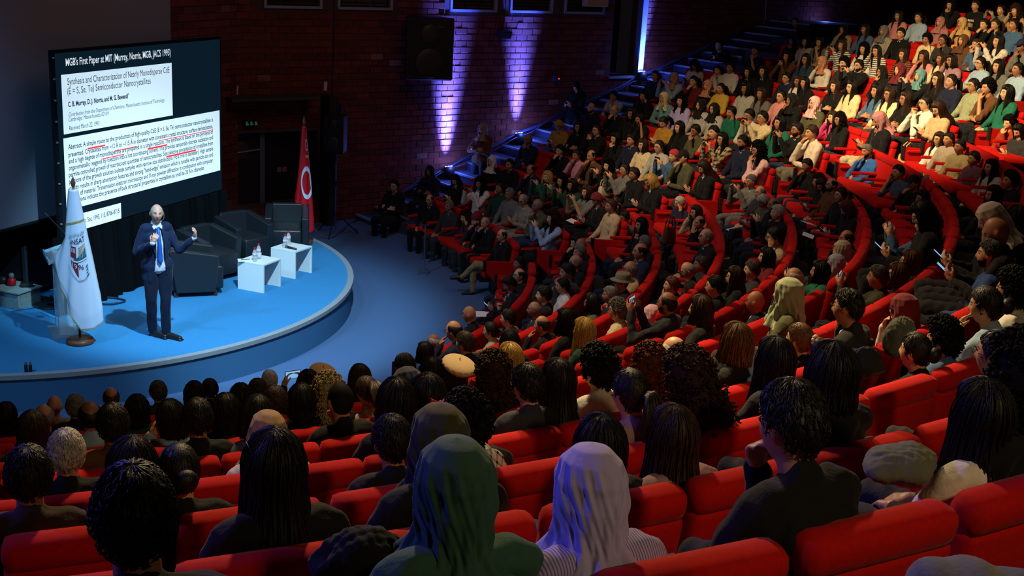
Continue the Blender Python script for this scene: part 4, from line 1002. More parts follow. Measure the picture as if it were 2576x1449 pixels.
        if kind == 'bun': mb.ell((0, -.125, .015), (.050, .042, .050), 22, 16); 
        else:
            L = .20 if kind == 'pony' else .34
            for q in range(26):
                a = r.uniform(0, 6.28); rr = r.uniform(0, .022); p0 = np.array([math.cos(a) * rr * .5, -.105, .03 + math.sin(a) * rr * .5]); k = r.uniform(.85, 1.1)
                mb.tube([p0, p0 + v3(math.cos(a) * rr, -.05, .012), p0 + v3(math.cos(a) * rr * 2.2, -.075, -.05), p0 + v3(math.cos(a) * rr * 2.4, -.085, -.13 * k), p0 + v3(math.cos(a) * rr * 2, -.085, -L * k)], [.013, .016, .017, .014, .003], 6)
    elif kind in ('curl', 'lcurl'):
        m = M_CURL; mb.add(*(cap(.030, ridge=.001) if kind == 'curl' else curtain(.26, .035, 1.0, .05, .002)))
        base = np.array(mb.v); n = 900 if kind == 'curl' else 1300
        for q in range(n):
            p = base[r.integers(len(base))]
            if kind == 'curl' or p[2] > -.02:
                c = p + p / np.linalg.norm(p) * r.uniform(-.012, .016) if p[2] > -.1 else p
            else: c = p + r.normal(size=3) * .014
            # one little coil
            ax = r.normal(size=3); ax /= np.linalg.norm(ax); b1 = np.cross(ax, [.3, .2, .9]); b1 /= np.linalg.norm(b1); b2 = np.cross(ax, b1); R_ = r.uniform(.006, .011)
            if abs(math.atan2(p[0], p[1])) < .9 and p[2] < .05: continue
            mb.tube([c + ax * (k - 3.5) * .0035 + R_ * (math.cos(k * 1.25) * b1 + math.sin(k * 1.25) * b2) for k in range(7)], [.003] + [.0050] * 5 + [.002], 3, cap=False)
    me = mb.mesh('hair', m, True); HAIR[kind] = me; return me
def cover(kind):
    """headscarves and hats"""
    if kind in HAIR: return HAIR[kind]
    mb = MB(); m = M_KNIT
    if kind in ('hij', 'hijbig'):
        big = kind == 'hijbig'; nu, nv = (180, 90) if big else (96, 52)
        def rad(a, z):
            d = ang(a); s, c_ = math.sin(a), math.cos(a)
            zs = [.137, .125, .09, .04, -.03, -.09, -.13, -.17, -.22, -.28, -.36]
            rx = np.interp(z, zs[::-1], [.001, .048, .080, .094, .094, .084, .080, .100, .150, .185, .19][::-1]); ryb = np.interp(z, zs[::-1], [.001, .058, .100, .116, .116, .108, .104, .108, .118, .125, .13][::-1]); ryf = np.interp(z, zs[::-1], [.001, .050, .088, .098, .096, .094, .100, .112, .125, .13, .13][::-1])
            ry = ryf if c_ > 0 else ryb; return rx, ry
        def fn(a, t):
            z = .137 - (.137 + (.34 if big else .235)) * (t ** 1.1 if t < 1 else 1)
            rx, ry = rad(a, z); lo = max(0, min(1, (.02 - z) / .2))
            fold = (.004 + (.006 if big else .012) * lo) * math.sin(a * 7 + 26 * z + 1.2 * math.sin(a * 2)) + (.002 + .006 * lo) * math.sin(a * 15 - 34 * z) + .003 * math.sin(a * 27 + 9 * z) * lo
            fold *= max(0, min(1, (.128 - z) / .07))
            if big:  # long folds that sweep from the crown towards the chin, as pulled cloth does
                sw = math.sin(28 * (ang(a) * .55 + z * 1.6) + .8 * math.sin(9 * z)) * .0035 + math.sin(60 * (ang(a) * .5 + z * 1.5) + 1.) * .0016; fold = fold * .7 + sw * max(0, min(1, (.10 - z) / .06))
            wd = 1 + .30 * max(0, min(1, (-.10 - z) / .15)) * big; rx, ry = rx * wd, ry * wd; x = (rx + fold) * math.sin(a); y = (ry + fold) * math.cos(a) - .004 - .03 * lo * (1 if math.cos(a) < 0 else -.2)
            return (x, y, z)
        V, Fc = hair_grid(nu, nv, fn); V = np.array(V)
        C_ = np.array([V[list(f)].mean(0) for f in Fc]); op = (C_[:, 1] > 0) & ((C_[:, 0] / .060) ** 2 + ((C_[:, 2] + .012) / .086) ** 2 < 1)
        Fc = [f for f, o in zip(Fc, op) if not o]; mb.add(V, Fc)
        rim = [((.061 * math.sin(w)), .0, -.012 + .088 * math.cos(w)) for w in np.linspace(0, 2 * math.pi, 40)]
        rim = [(x, math.sqrt(max(.0, 1 - (x / .096) ** 2)) * rad(0, z)[1] - .002, z) for x, _, z in rim]; mb.tube(rim, .005, 6, cap=False)
    elif kind == 'turban':
        def fn(a, t):
            d = ang(a); zl = float(np.interp(d, [0, .9, 1.6, math.pi], [.055, .045, -.02, -.085])); ph = t * math.acos(zl / .116); z = .116 * math.cos(ph)
            return skull(a, z, .024 * min(1, (1 - t) / .06 + .3) + .004 * math.sin(26 * (z * 6 + d * .6)))
        mb.add(*hair_grid(96, 30, fn)); mb.ell((0, -.12, -.03), (.05, .04, .04), 14, 10)
        mb.tube([(0, -.13, -.04), (.02, -.17, -.10), (.03, -.18, -.22)], [.03, .035, .02], 8); mb.tube([(0, -.13, -.04), (-.03, -.165, -.12), (-.03, -.17, -.2)], [.025, .03, .015], 8)
    elif kind == 'cap':
        def fn(a, t): zl = .048 - .03 * (ang(a) > 1.2); ph = t * math.acos(zl / .116); return skull(a, .116 * math.cos(ph), .020)
        mb.add(*hair_grid(48, 16, fn)); V = []; Fc = []
        for j in range(5):
            for i in range(13): a = -.95 + 1.9 * i / 12; p = skull(a, .046, .018); q = j / 4; V.append((p[0] * (1 - .12 * q), p[1] + .075 * q * math.cos(a * .9), p[2] + .006 - .018 * q)); 
        for j in range(4):
            for i in range(12): Fc.append((j * 13 + i, j * 13 + i + 1, (j + 1) * 13 + i + 1, (j + 1) * 13 + i))
        mb.add(V, Fc); mb.add([(v[0], v[1], v[2] - .006) for v in V], [f[::-1] for f in Fc]); mb.ell((0, -.01, .137), (.008, .008, .006))
    elif kind == 'hat':
        mb.lathe([(.155, -.004), (.158, .002), (.100, .012), (.098, .03), (.094, .085), (.078, .108), (.055, .100), (.02, .098)], 36, (0, -.01, .045), 1.12)
    elif kind == 'fez': mb.lathe([(.088, 0), (.090, .004), (.084, .05), (.078, .085), (.070, .092)], 30, (0, -.012, .045), 1.18)
    elif kind == 'beret':
        def fn(a, t):
            p = math.pi * t; rr = .128 * math.sin(min(p, 2.2)) if p < 2.2 else .128 * math.sin(2.2) - (p - 2.2) * .02
            z = .045 * math.cos(p) + .0; pl = .004 * math.sin(a * 16) * (t > .45)
            return ((rr + pl) * math.sin(a) + .012, (rr + pl) * math.cos(a) * 1.05 - .045, .098 + z + .28 * (rr * math.cos(a)))
        mb.add(*hair_grid(64, 26, fn)); mb.tube([(.012, -.045, .138), (.016, -.047, .16)], .004, 6)
    me = mb.mesh('headwear', m, True); HAIR[kind] = me; return me

# ---- small things worn or held
def specs_mesh(up=False):
    k = 'specs' + str(up)
    if k in HAIR: return HAIR[k]
    mb = MB(); dz, dy = (.085, -.02) if up else (.006, 0)
    for s in (1, -1):
        mb.tube([(s * .033 + .021 * math.cos(t), .098 + dy - .004 * abs(math.cos(t)), dz + .016 * math.sin(t)) for t in np.linspace(0, 2 * math.pi, 17)], .0022, 5, cap=False); mb.tube([(s * .055, .094 + dy, dz + .004), (s * .080, .05 + dy, dz + .004), (s * .083, -.01 + dy, dz - .002)], .0020, 5)
    mb.tube([(-.012, .100 + dy, dz + .004), (.012, .100 + dy, dz + .004)], .0022, 5); HAIR[k] = mb.mesh('spectacles', M_LENS, True); return HAIR[k]
def beard_mesh():
    if 'beard' in HAIR: return HAIR['beard']
    def fn(a, t):
        aa = -1.45 + 2.9 * (a / (2 * math.pi)) * 1.0; z = -.048 - .060 * t; z = z + .02 * (abs(aa) > 1.1) * (1 - t)
        if abs(aa) < .42: z = -.080 - .030 * t
        return skull(aa, z, .002 + .004 * math.sin(t * 3.1) + .001 * math.sin(aa * 60 + t * 30))
    nu, nv = 48, 10; V = [fn(2 * math.pi * i / (nu - 1), j / nv) for j in range(nv + 1) for i in range(nu)]
    Fc = [(j * nu + i, (j + 1) * nu + i, (j + 1) * nu + i + 1, j * nu + i + 1) for j in range(nv) for i in range(nu - 1)]
    HAIR['beard'] = mesh_from('beard', V, Fc, M_CURL, True); return HAIR['beard']
def shirt_front(J, tie=False):
    """the V of shirt (and the tie) that an open jacket shows"""
    key = ('shirt', tie, round(float(J['neck'][1]), 3), round(float(J['pel'][2]), 2))
    if key in HAIR: return HAIR[key]
    n, c = J['neck'], J['chest']; V = []; Fc = []
    up = n - c; up = up / np.linalg.norm(up); fw = np.cross(v3(1, 0, 0), up); fw = -fw if fw[1] < 0 else fw
    rows = 8
    for j in range(rows + 1):
        q = j / rows; hgt = .135 - .27 * q; w = (.060 * (1 - q) + .004) if not tie else (.012 if q > .12 else .016) + .010 * q; out = np.interp(q, [0, .2, .45, 1], [.078, .104, .128, .137]) + (.006 if tie else 0)
        for x in (-w, -w * .5, 0, w * .5, w): V.append(c + up * hgt + v3(x, 0, 0) + fw * (out - 1.2 * x * x))
    for j in range(rows):
        for i in range(4): Fc.append((j * 5 + i, j * 5 + i + 1, (j + 1) * 5 + i + 1, (j + 1) * 5 + i))
    mb = MB().add(V, Fc); 
    if not tie:
        for s in (1, -1):  # collar points and lapels
            mb.prism([n + v3(s * .055, .02, .02), n + v3(s * .012, .075, -.01), n + v3(s * .05, .075, -.05)], fw * .008)
    HAIR[key] = mb.mesh('tie' if tie else 'shirt_front', M_CLOTH, True); return HAIR[key]
# x y hair top pose options   (x, y: where the head sits in the photograph; one line per person)
PEOPLE = '''
2391 13 lcurl.blk jacket.black C
2454 15 short.blk hoodie.black X txt
2518 26 pony.blk sweater.grey P
2555 28 lcurl.brn shirt.tan K
2260 41 long.blk cardigan.pink L
2311 45 pony.blk sweatshirt.ltblue L prt
2365 57 hij.dustpink robe.dustpink L
2420 59 hij.sand coat.sand C
2476 62 pony.blk sweater.black C
2504 62 pony.brn coat.black C
2550 63 pony.blk jacket.denim L
2223 79 hij.grey robe.greige L
2266 85 short.blk blazer.black L pn
2331 100 curl.blk sweater.cream K
2372 101 pony.blk jacket.dkgrey C g
2422 103 hij.brown coat.brown L
2456 112 pony.brn shirt.denim C
2511 105 long.blk sweater.white P
2570 117 cap.navy jacket.grey C
2205 129 long.blk stripe.white K g
2272 138 long.brn stripe.rust L
2323 143 long.brn sweater.pink C
2367 149 long.brn sweater.cream L
2393 153 bob.blk sweater.mauve K g
2466 160 pony.blk shirt.ltblue X g
2511 168 long.blk sweater.grey L
2560 175 bun.blk shirt.ltblue L
2218 181 hij.black coat.black C g
2263 177 hij.maroon jacket.navy L
2314 192 hij.teal jacket.black P
2358 200 long.brn top.black X g
2393 205 pony.blk jacket.navy L
2448 216 bun.blk sweater.sage L g
2485 221 curl.blk tee.brown C
2533 235 long.blk vest.green L
1808 115 short.blk jacket.black F stair
2000 57 short.blk shirt.blue F stair
1900 128 short.blk tee.navy C
1993 104 hij.black coat.black C
2027 106 bob.blk sweater.ltgrey L
2062 107 long.blk tee.grey C
2121 75 hij.black coat.greige C
2176 75 long.blk jacket.denim L
2118 115 long.brn stripe.white P
2173 124 lcurl.blk shirt.white L
1980 143 long.blk coat.brown H
2027 150 long.blk jacket.dkblue L g
2067 157 hij.peach hoodie.white C
2123 161 curl.blk shirt.dkgrey L
2160 166 short.blk shirt.black P gb
1837 171 short.blk tee.white L
1806 177 pony.blk shirt.white C
1882 182 long.blk jacket.black L
1920 180 long.blk blazer.black L pk
1978 197 short.blk sweater.navy L g
2008 205 long.brn shirt.white L
2024 209 long.blk top.black L
1813 223 pony.blk tee.yellow X
1876 224 bob.blk sweater.ltgrey L
1915 237 long.brn sweatshirt.grey L prt2
1965 243 pony.blk sweatshirt.pink L g
1991 252 hij.black cardigan.black C
2048 261 hij.ltpink sweater.olive L
2100 218 long.brn top.black X
2142 220 long.blk sweater.cream L g
2205 230 long.blk shirt.denim X
2237 238 long.brn sweater.cream L g
2277 250 long.brn tee.black X g
2328 261 pony.blk sweatshirt.white H g
2361 274 long.brn top.beige R ge
1839 283 short.blk hoodie.green K
1885 291 short.blk jacket.white C g
1918 297 short.blk hoodie.cream P g
1961 310 long.blk sweater.green L
2005 327 short.blk blazer.black P gb
2042 334 short.brn shirt.offwhite C e pkhaki
2095 296 long.brn shirt.pinkhot K
2112 302 lcurl.blk top.black L g
2212 302 hij.dustpink jacket.black R e pcream
1817 351 long.blk plaid.beige P g
1868 359 short.blk jacket.navy L b
1907 378 lcurl.blk jacket.ltpink C ge
2180 381 short.grey blazer.blue C eb
2362 351 long.brn shirt.white L g
2386 351 short.blk jacket.greige L
2414 370 short.blk jacket.khaki L
2538 311 curl.blk jacket.redbrown C
2564 330 long.blk jacket.dkgrey R
1451 219 hij.black coat.black T stand
1543 242 short.blk shirt.white C stair
1619 242 long.blk top.black K
1648 191 pony.blk stripe.navy L
1695 197 hij.peach sweater.ltblue P
1748 165 lcurl.blk shirt.white R
1745 205 pony.blk sweater.maroon C
1780 216 hij.peach top.black L
1670 247 hij.cream shirt.teal C
1713 255 lcurl.blk shirt.lilac L
1762 266 hij.black sweatshirt.ltgrey L prto
1796 275 hij.black hoodie.ltgrey L g
1487 272 bald.blk coat.navy L b
1546 278 recede.grey suit.black C g
1589 287 bob.blk top.black L
1608 300 long.blk tee.black K
1670 308 pony.blk jacket.mustard R
1709 321 long.blk jacket.black L
1749 329 short.blk jacket.olive C g
1796 334 short.blk tee.red K
1406 316 turban.mustard cardigan.mustard R
1456 320 bob.blk blazer.black X gpn
1501 328 pony.blk jacket.black H g
1547 349 long.blk jacket.black C
1588 353 short.blk jacket.navy L
1617 366 bob.brn coat.cream L
1658 370 pony.blk coat.ltgrey L g
1328 351 bald.grey suit.navy C
1214 325 hij.greige top.brown S stand
1237 407 hij.white coat.black L
1282 414 short.blk suit.black L g
1335 428 recede.blk suit.navy C
1408 379 short.blk suit.black C
1450 391 pony.blk blazer.rose C
1488 393 recede.blk sweater.brown C
1530 418 lcurl.blk top.black P
1377 446 bob.blond jacket.green P
1413 456 lcurl.blk top.olive P g
1439 467 bob.blk top.dkgreen P
1476 484 bob.brn tee.grey P
1572 428 pony.blk sweater.grey P g
1595 439 short.blk jacket.black L
1637 456 bob.blond blazer.black R ge
1695 394 turban.red jacket.denim P
1720 396 cap.black jacket.olive C
1771 422 long.brn blazer.black R e
1146 453 long.blk jacket.black R
1207 463 lcurl.blk jacket.white P
1258 474 pony.blk sweater.dkgreen L
1282 489 short.grey suit.grey L g
1317 503 recede.grey suit.greige R g
1352 517 bald.grey jacket.olive C
1390 550 lcurl.brn shirt.ltblue P e
1502 502 turban.maroon jacket.black R
1537 519 pony.brn cardigan.beige L
1570 547 short.blk blazer.slate C ge
992 468 short.blk suit.black X g chair
1081 432 hij.navy coat.navy X chair
1081 503 recede.blk suit.black L g
1130 519 short.grey suit.dkgrey L g
1170 547 lcurl.brn top.plum K
1197 556 fez.maroon suit.dkgrey C b
1221 561 bald.grey suit.black C
1263 592 recede.blk suit.black Z ge pkhaki2
1709 511 short.silver jacket.navy K g
1751 535 long.brn shirt.beige K g
1759 560 recede.blk jacket.black C
1613 567 long.blk top.black L
1610 594 bob.ltbrn sweater.blue K
1889 457 short.grey suit.grey P g
1912 485 recede.grey jacket.dkgrey L g
1920 507 short.silver jacket.olive R g
1945 516 recede.brn jacket.black L
1955 536 short.silver jacket.black P
1948 562 curl.blk top.black L
2030 417 short.blk jacket.black C
2058 458 curl.brn jacket.black L
2069 466 bob.brn top.black R
2092 465 recede.blk jacket.brown L gb
2115 491 pony.blk top.black L g
2131 525 hij.maroondk coat.black R
2260 434 short.blk tee.slate K g
2299 461 cap.black jacket.black C
2320 501 long.blk top.black L
2323 541 bob.blk jacket.black R g
2331 566 lcurl.brn shirt.denim P
2322 607 short.grey jacket.black C
2449 400 short.blk jacket.plum L
2493 422 long.blk shirt.ltgrey L
2541 455 curl.blk top.black L
2499 492 bob.blk jacket.black L
2493 551 hij.ivory coat.black R
2555 559 long.brn top.black L g
2507 585 bald.blk jacket.black R
2542 618 short.grey jacket.olive L g
2489 641 short.grizz fleece.navyblue L eb
2130 601 recede.blk top.black C
2117 630 hij.greige sweater.greige C
2101 665 hij.silver coat.greige L
2288 659 bob.ltbrn jacket.black L g
2257 692 bob.ltbrn top.black L
2208 698 short.grizz jacket.dkolive P
2132 775 short.blk suit.dkgrey K g
2272 779 hij.maroon shirt.white C g
2480 770 bun.blk shirt.ltblue C
2546 735 curl.blk tee.white L
1449 611 bob.blk top.black C
1461 617 bald.blk jacket.black L
1458 635 short.grey jacket.black L
1447 661 recede.grey jacket.black L
1427 684 short.blk jacket.dkgrey C
1415 720 short.blk shirt.white L
1368 743 short.blk suit.black L
1344 779 bald.grey suit.navy L
1621 613 short.grey jacket.black L
1610 633 recede.blk suit.navy L
1609 661 short.grizz jacket.dkgrey H
1585 678 recede.grey jacket.tan L g
1564 712 hat.felt jacket.black L g
1534 743 short.grey suit.black L
1489 763 bob.blk cardigan.olive L g
1552 782 curl.grey jacket.cream L g
1678 764 recede.blk sweater.charcoal P gb
1638 792 hij.ltpink cardigan.mauve L r4
1690 718 pony.auburn jacket.black L
1731 680 recede.grey jacket.black R g
1776 596 recede.grey suit.black L g
1773 635 bob.blk jacket.beige R
1762 666 short.grizz jacket.dkgrey L
1947 596 short.blk shirt.beige K g
1928 647 bob.blk top.maroon L
1891 680 short.grizz jacket.dkgrey L
1849 698 long.brn jacket.black L g
1798 721 short.blk jacket.black L g
1762 780 bob.brn jacket.black L
1900 760 bald.blk suit.navy L g
1981 742 hij.sage jacket.olive L
1998 700 recede.silver suit.navy C g
2062 684 bob.blk sweater.green P
1306 663 short.blk jacket.black L
1306 693 recede.blk jacket.black L g
1282 715 short.blk suit.black R
1284 752 bob.auburn jacket.navy H
1180 791 bald.blk suit.black L g
1142 833 recede.blk suit.navy C g
1090 861 bald.silver suit.navy L
1169 864 short.grizz suit.navy L
1068 887 bob.blk top.black L
1234 833 pony.blk sweater.greige L g
1278 802 short.blk suit.grey L g
1364 818 recede.blk suit.black C
1281 864 long.blk top.black L g
1282 905 bob.blond top.black H
1423 808 bob.blk top.black L
1085 937 bob.blk top.black L
1141 945 beret.beige jacket.green L g
1242 940 lcurl.brn top.black L
1327 970 short.blk hoodie.charcoal L
1402 960 long.blk top.black L
1468 835 long.blond jacket.dkgreen L
1503 930 curl.blk tee.ltgrey L
1633 925 lcurl.auburn top.black L
1695 895 recede.silver jacket.black L
1584 990 ponyl.blk shirt.mauve L flw
1735 950 lcurl.brn jacket.black R
1851 864 bob.ltbrn top.black L
1864 900 hij.skyblue jacket.denim R
1947 910 long.blk top.black L
2010 855 ponyl.ltbrn top.black L scr
2087 943 bob.blk top.black L
2302 885 bun.blk jacket.black L
2370 854 curl.blk shirt.denim L
2506 894 ponyl.blk top.greenbright L gscr
2564 955 lcurl.blk top.black L
2466 1050 long.blk sweater.white L
137 1022 bald.blk jacket.tan L
190 1025 short.grey suit.black L
227 1048 recede.blk shirt.ltblue L
280 1002 recede.brn jacket.black L
284 1070 short.blk jacket.brown L
110 1052 recede.grey jacket.black L
167 1142 short.silver jacket.black L
72 1200 short.blk jacket.dkbrown L
15 1046 bob.blk top.black L
83 1082 long.brn top.black L
333 1180 bob.blk top.black L
451 1188 bun.blk jacket.black L
337 1310 short.blk jacket.black L
398 987 short.grizz jacket.dkgrey L
345 1032 bob.blk top.dkgreen L
528 980 short.blk jacket.black L
489 992 bob.blk top.black L
432 1052 bob.blk shirt.ltblue K
496 1055 short.blk shirt.black L
568 1036 bob.blk top.black L gh
644 1048 bob.blk plaid.bluecheck K
678 957 short.silver jacket.black L
606 1002 bob.blk top.black L
648 985 short.brn top.black L
690 1014 short.brn plaid.bwcheck L
758 1010 bob.blk top.black L
776 968 bob.blk top.black P gh
803 956 beret.tan top.tan L
826 990 lcurl.greyblond top.black L
856 1010 buzz.blk tee.black C
905 952 bob.brn top.black L
924 987 pony.brn top.white R
670 1093 hij.tan sweater.white K
690 1180 long.blk top.black L gh
985 1112 short.blk jacket.black L
997 1014 bob.blk top.black L
1076 1002 long.blk top.black L bow
1027 976 hij.navy coat.navy R
1020 923 short.blk jacket.dkgrey R
1171 1063 curl.blk keffiyeh.white L
1508 1127 bob.blk top.black L
1103 1112 hij.dkolive coat.black L
1140 1230 hij.forest robe.forest L big
1480 1235 hij.lilac rib.lilac C big
1690 1100 long.brn cardigan.mauve L
1990 1070 short.blk jacket.black C fist
'''
# ------------------------------------------------------------------ colours and words
CL = dict(black='#0d0d10', navy='#151c33', dkblue='#24344f', blue='#2f62a8', navyblue='#1f3a6e', slate='#3d4a5c', grey='#63625f', dkgrey='#2b2b2d', charcoal='#2c3038', ltgrey='#a3a19a', white='#c9c4bb', offwhite='#c6b8a6', ivory='#c9c4ac', cream='#cdbb93', beige='#b39a76', greige='#8e8474', tan='#9c7f58', sand='#b8965f', khaki='#7c6f4d', olive='#4a4a33', dkolive='#33331f', brown='#5a3a22', dkbrown='#2e211b', redbrown='#8a2a14', rust='#7d3a22', mustard='#a5792c', yellow='#c49f3c', red='#c41f16', maroon='#641a22', maroondk='#3d1015', plum='#3f2230', mauve='#92727c', pink='#c07f80', ltpink='#cfa3a4', dustpink='#9d6a6a', rose='#b97a92', pinkhot='#c23a78', peach='#b77f64', lilac='#a59ccb', sky='#6f9fd0', skyblue='#6f93c4', ltblue='#8fa9c2', denim='#3e5c80', teal='#5c8a8c', green='#17604a', greenbright='#129a3c', dkgreen='#12352b', forest='#33564a', sage='#8a9276', silver='#7f7f92', bwcheck='#c9c4bb', bluecheck='#454f78')
CW = dict(dkblue='dark blue', navyblue='navy blue', dkgrey='dark grey', ltgrey='light grey', offwhite='off-white', greige='grey-beige', dkolive='dark olive', dkbrown='dark brown', redbrown='red-brown', maroondk='dark maroon', ltpink='pale pink', dustpink='dusty pink', pinkhot='bright pink', skyblue='sky blue', ltblue='light blue', greenbright='bright green', dkgreen='dark green', forest='green', bwcheck='black and white', bluecheck='blue checked')
HC = dict(blk='#0e0b0a', brn='#2e1c11', ltbrn='#5a3c20', auburn='#4a2214', blond='#b38f4c', grey='#6b6762', silver='#a9a69e', grizz='#3d3a36', greyblond='#8d7f60')
SKIN = ['#b07f5c', '#a87452', '#bd8d68', '#96664a', '#c39670', '#8a5c42', '#b58663']
def word(c): return CW.get(c, c)
ORD = 'first second third fourth fifth sixth seventh eighth ninth tenth eleventh twelfth thirteenth fourteenth fifteenth sixteenth seventeenth eighteenth nineteenth twentieth'.split() + ['%dth' % i for i in range(21, 60)]
BLK = dict(C='wall block', B='middle block', A='near block')
def stripe_mat(name, c2, kind):
    m = mat(name, objcol=True, rough=.85); nt, b = nodes_of(m); oi = [n for n in nt.nodes if n.type == 'OBJECT_INFO'][0]
    tc = nt.nodes.new('ShaderNodeTexCoord'); sp = nt.nodes.new('ShaderNodeSeparateXYZ'); nt.links.new(tc.outputs['Object'], sp.inputs[0])
    def wave(axis, freq, thr):
        a = nt.nodes.new('ShaderNodeMath'); a.operation = 'MULTIPLY'; a.inputs[1].default_value = freq; nt.links.new(sp.outputs[axis], a.inputs[0])
        f = nt.nodes.new('ShaderNodeMath'); f.operation = 'FRACT'; nt.links.new(a.outputs[0], f.inputs[0])
        g = nt.nodes.new('ShaderNodeMath'); g.operation = 'LESS_THAN'; g.inputs[1].default_value = thr; nt.links.new(f.outputs[0], g.inputs[0]); return g
    if kind == 'h': fac = wave(2, 24, .38).outputs[0]
    elif kind == 'rib': fac = wave(0, 110, .4).outputs[0]
    else:
        fr, th = (13, .42) if kind == 'plaid' else (26, .28); g1, g2 = wave(2, fr, th), wave(0, fr, th)
        ad = nt.nodes.new('ShaderNodeMath'); ad.operation = 'ADD'; nt.links.new(g1.outputs[0], ad.inputs[0]); nt.links.new(g2.outputs[0], ad.inputs[1])
        ml = nt.nodes.new('ShaderNodeMath'); ml.operation = 'MULTIPLY'; ml.inputs[1].default_value = .5; nt.links.new(ad.outputs[0], ml.inputs[0]); fac = ml.outputs[0]
    if kind == 'kef':
        rot = nt.nodes.new('ShaderNodeMapping'); rot.inputs['Rotation'].default_value = (0, .785, 0); nt.links.new(tc.outputs['Object'], rot.inputs[0]); nt.links.new(rot.outputs[0], sp.inputs[0])
    mx = nt.nodes.new('ShaderNodeMix'); mx.data_type = 'RGBA'; mx.inputs[7].default_value = c2; nt.links.new(oi.outputs['Color'], mx.inputs[6]); nt.links.new(fac, mx.inputs[0]); nt.links.new(mx.outputs[2], b.inputs['Base Color']); return m
M_STRIPE = stripe_mat('striped_knit', lin('#15151c'), 'h'); M_PLAID = stripe_mat('checked_cloth', lin('#14141c'), 'plaid'); M_KEF = stripe_mat('net_pattern_cloth', lin('#101016'), 'kef'); M_RIB = stripe_mat('ribbed_knit', lin('#6a5fa0'), 'rib')

# ------------------------------------------------------------------ seats
SEAT = {}
def seat_meshes():
    lean = Matrix.Rotation(math.radians(9), 3, 'X')
    b = MB(); b.box((0, -.222, .58), (.535, .105, .44), lean, .03); SEAT['back'] = b.mesh('backrest', M_VELVET, True)
    b = MB(); b.box((0, -.258, .838), (.545, .116, .120), lean, .045); SEAT['roll'] = b.mesh('headroll', M_VELVET, True)
    b = MB(); b.box((0, .04, .375), (.49, .47, .13), Matrix.Rotation(.05, 3, 'X'), .05); SEAT['cush'] = b.mesh('seat_cushion', M_VELVET, True)
    b = MB(); b.box((.279, .02, .585), (.05, .40, .045), None, .012); SEAT['arm'] = b.mesh('armrest', M_VELVET, True)
    b = MB(); b.box((.279, .20, .545), (.052, .06, .13), None, .008).box((.279, -.02, .28), (.03, .16, .56)); SEAT['post'] = b.mesh('arm_post', M_BLACKP)
    b = MB(); b.box((0, -.03, .16), (.36, .22, .30)); SEAT['ped'] = b.mesh('pedestal', M_BLACKP)
    b = MB(); b.prism([(.0, y, z) for y, z in ((.27, .645), (-.24, .625), (-.27, .20), (-.06, .13), (.27, .46))], (.045, 0, 0), (.285, 0, 0)); me = b.mesh('side_panel', M_VELVET); SEAT['side'] = me
    b = MB(); b.box((.308, .275, .56), (.055, .05, .20), None, .008); SEAT['cap'] = b.mesh('arm_cap', M_BLACKP)
    b = MB(); b.prism([(.0, y, z) for y, z in ((.27, .645), (-.24, .625), (-.27, .20), (-.06, .13), (.27, .46))], (-.045, 0, 0), (-.285, 0, 0)); SEAT['side2'] = b.mesh('side_panel', M_VELVET)
seat_meshes(); NSEAT = 0
for k in ('side', 'side2'):
    bm = bmesh.new(); bm.from_mesh(SEAT[k]); bmesh.ops.bevel(bm, geom=bm.edges[:], offset=.012, segments=2, affect='EDGES'); bm.to_mesh(SEAT[k]); bm.free()
def add_seat(r, deg, zf, label, end=0, near=True):
    p = pol(r - .24, deg, zf); face = math.atan2(CY - p[1], CX - p[0]); s = empty('theatre_seat', p, face - math.pi / 2)
    tag(s, label, 'seat', 'red theatre seats')
    bk = obj('backrest', SEAT['back'], s); obj('headroll', SEAT['roll'], bk); obj('seat_cushion', SEAT['cush'], s)
    obj('armrest', SEAT['arm'], s); obj('pedestal', SEAT['ped'], s)
    if near: obj('arm_post', SEAT['post'], s)
    if end: pn = obj('side_panel', SEAT['side' if end > 0 else 'side2'], s); 
    if end > 0: obj('arm_cap', SEAT['cap'], s)
    return s

# ------------------------------------------------------------------ placing the audience
TS = np.linspace(1.0, 45, 5000)
def on_rake(u, v, dz=.14, dr=-.18):
    """where the sight line meets the surface that the seated heads lie on"""
    d = px_ray(u, v); Q = c_p + TS[:, None] * d; rr = np.hypot(Q[:, 0] - CX, Q[:, 1] - CY)
    k = np.interp(rr - dr, RK, range(len(RK))); s = Q[:, 2] - (.85 + .325 * (k - 1)) - dz
    i = np.where((s[:-1] > 0) & (s[1:] <= 0))[0]
    i = i[0] if len(i) else len(TS) - 1
    return k[i], math.degrees(math.atan2(Q[i, 1] - CY, Q[i, 0] - CX)), TS[i], Q[i]
def on_cylinder(u, v, r, t0):
    d = px_ray(u, v); a = d[0] ** 2 + d[1] ** 2; b = 2 * (d[0] * (c_p[0] - CX) + d[1] * (c_p[1] - CY)); c = (c_p[0] - CX) ** 2 + (c_p[1] - CY) ** 2 - r * r
    D = b * b - 4 * a * c
    if D < 0: return None
    ts = [(-b - math.sqrt(D)) / 2 / a, (-b + math.sqrt(D)) / 2 / a]; t = min(ts, key=lambda q: abs(q - t0)); return t, c_p + d * t
crowd = []
def seat_at(d, j):
    """head position of this person when sitting in row j (sight line kept)"""
    r, zt, zf = row_geo(d['block'], j); c = on_cylinder(d['u'], d['v'], r - .18, d['t'])
    if c is None or c[0] < 1: c = on_cylinder(d['u'], d['v'], r - .34, d['t'])
    if c is None: return None, 9., zf
    return c[1], abs(c[1][2] - (zt + .15)), zf
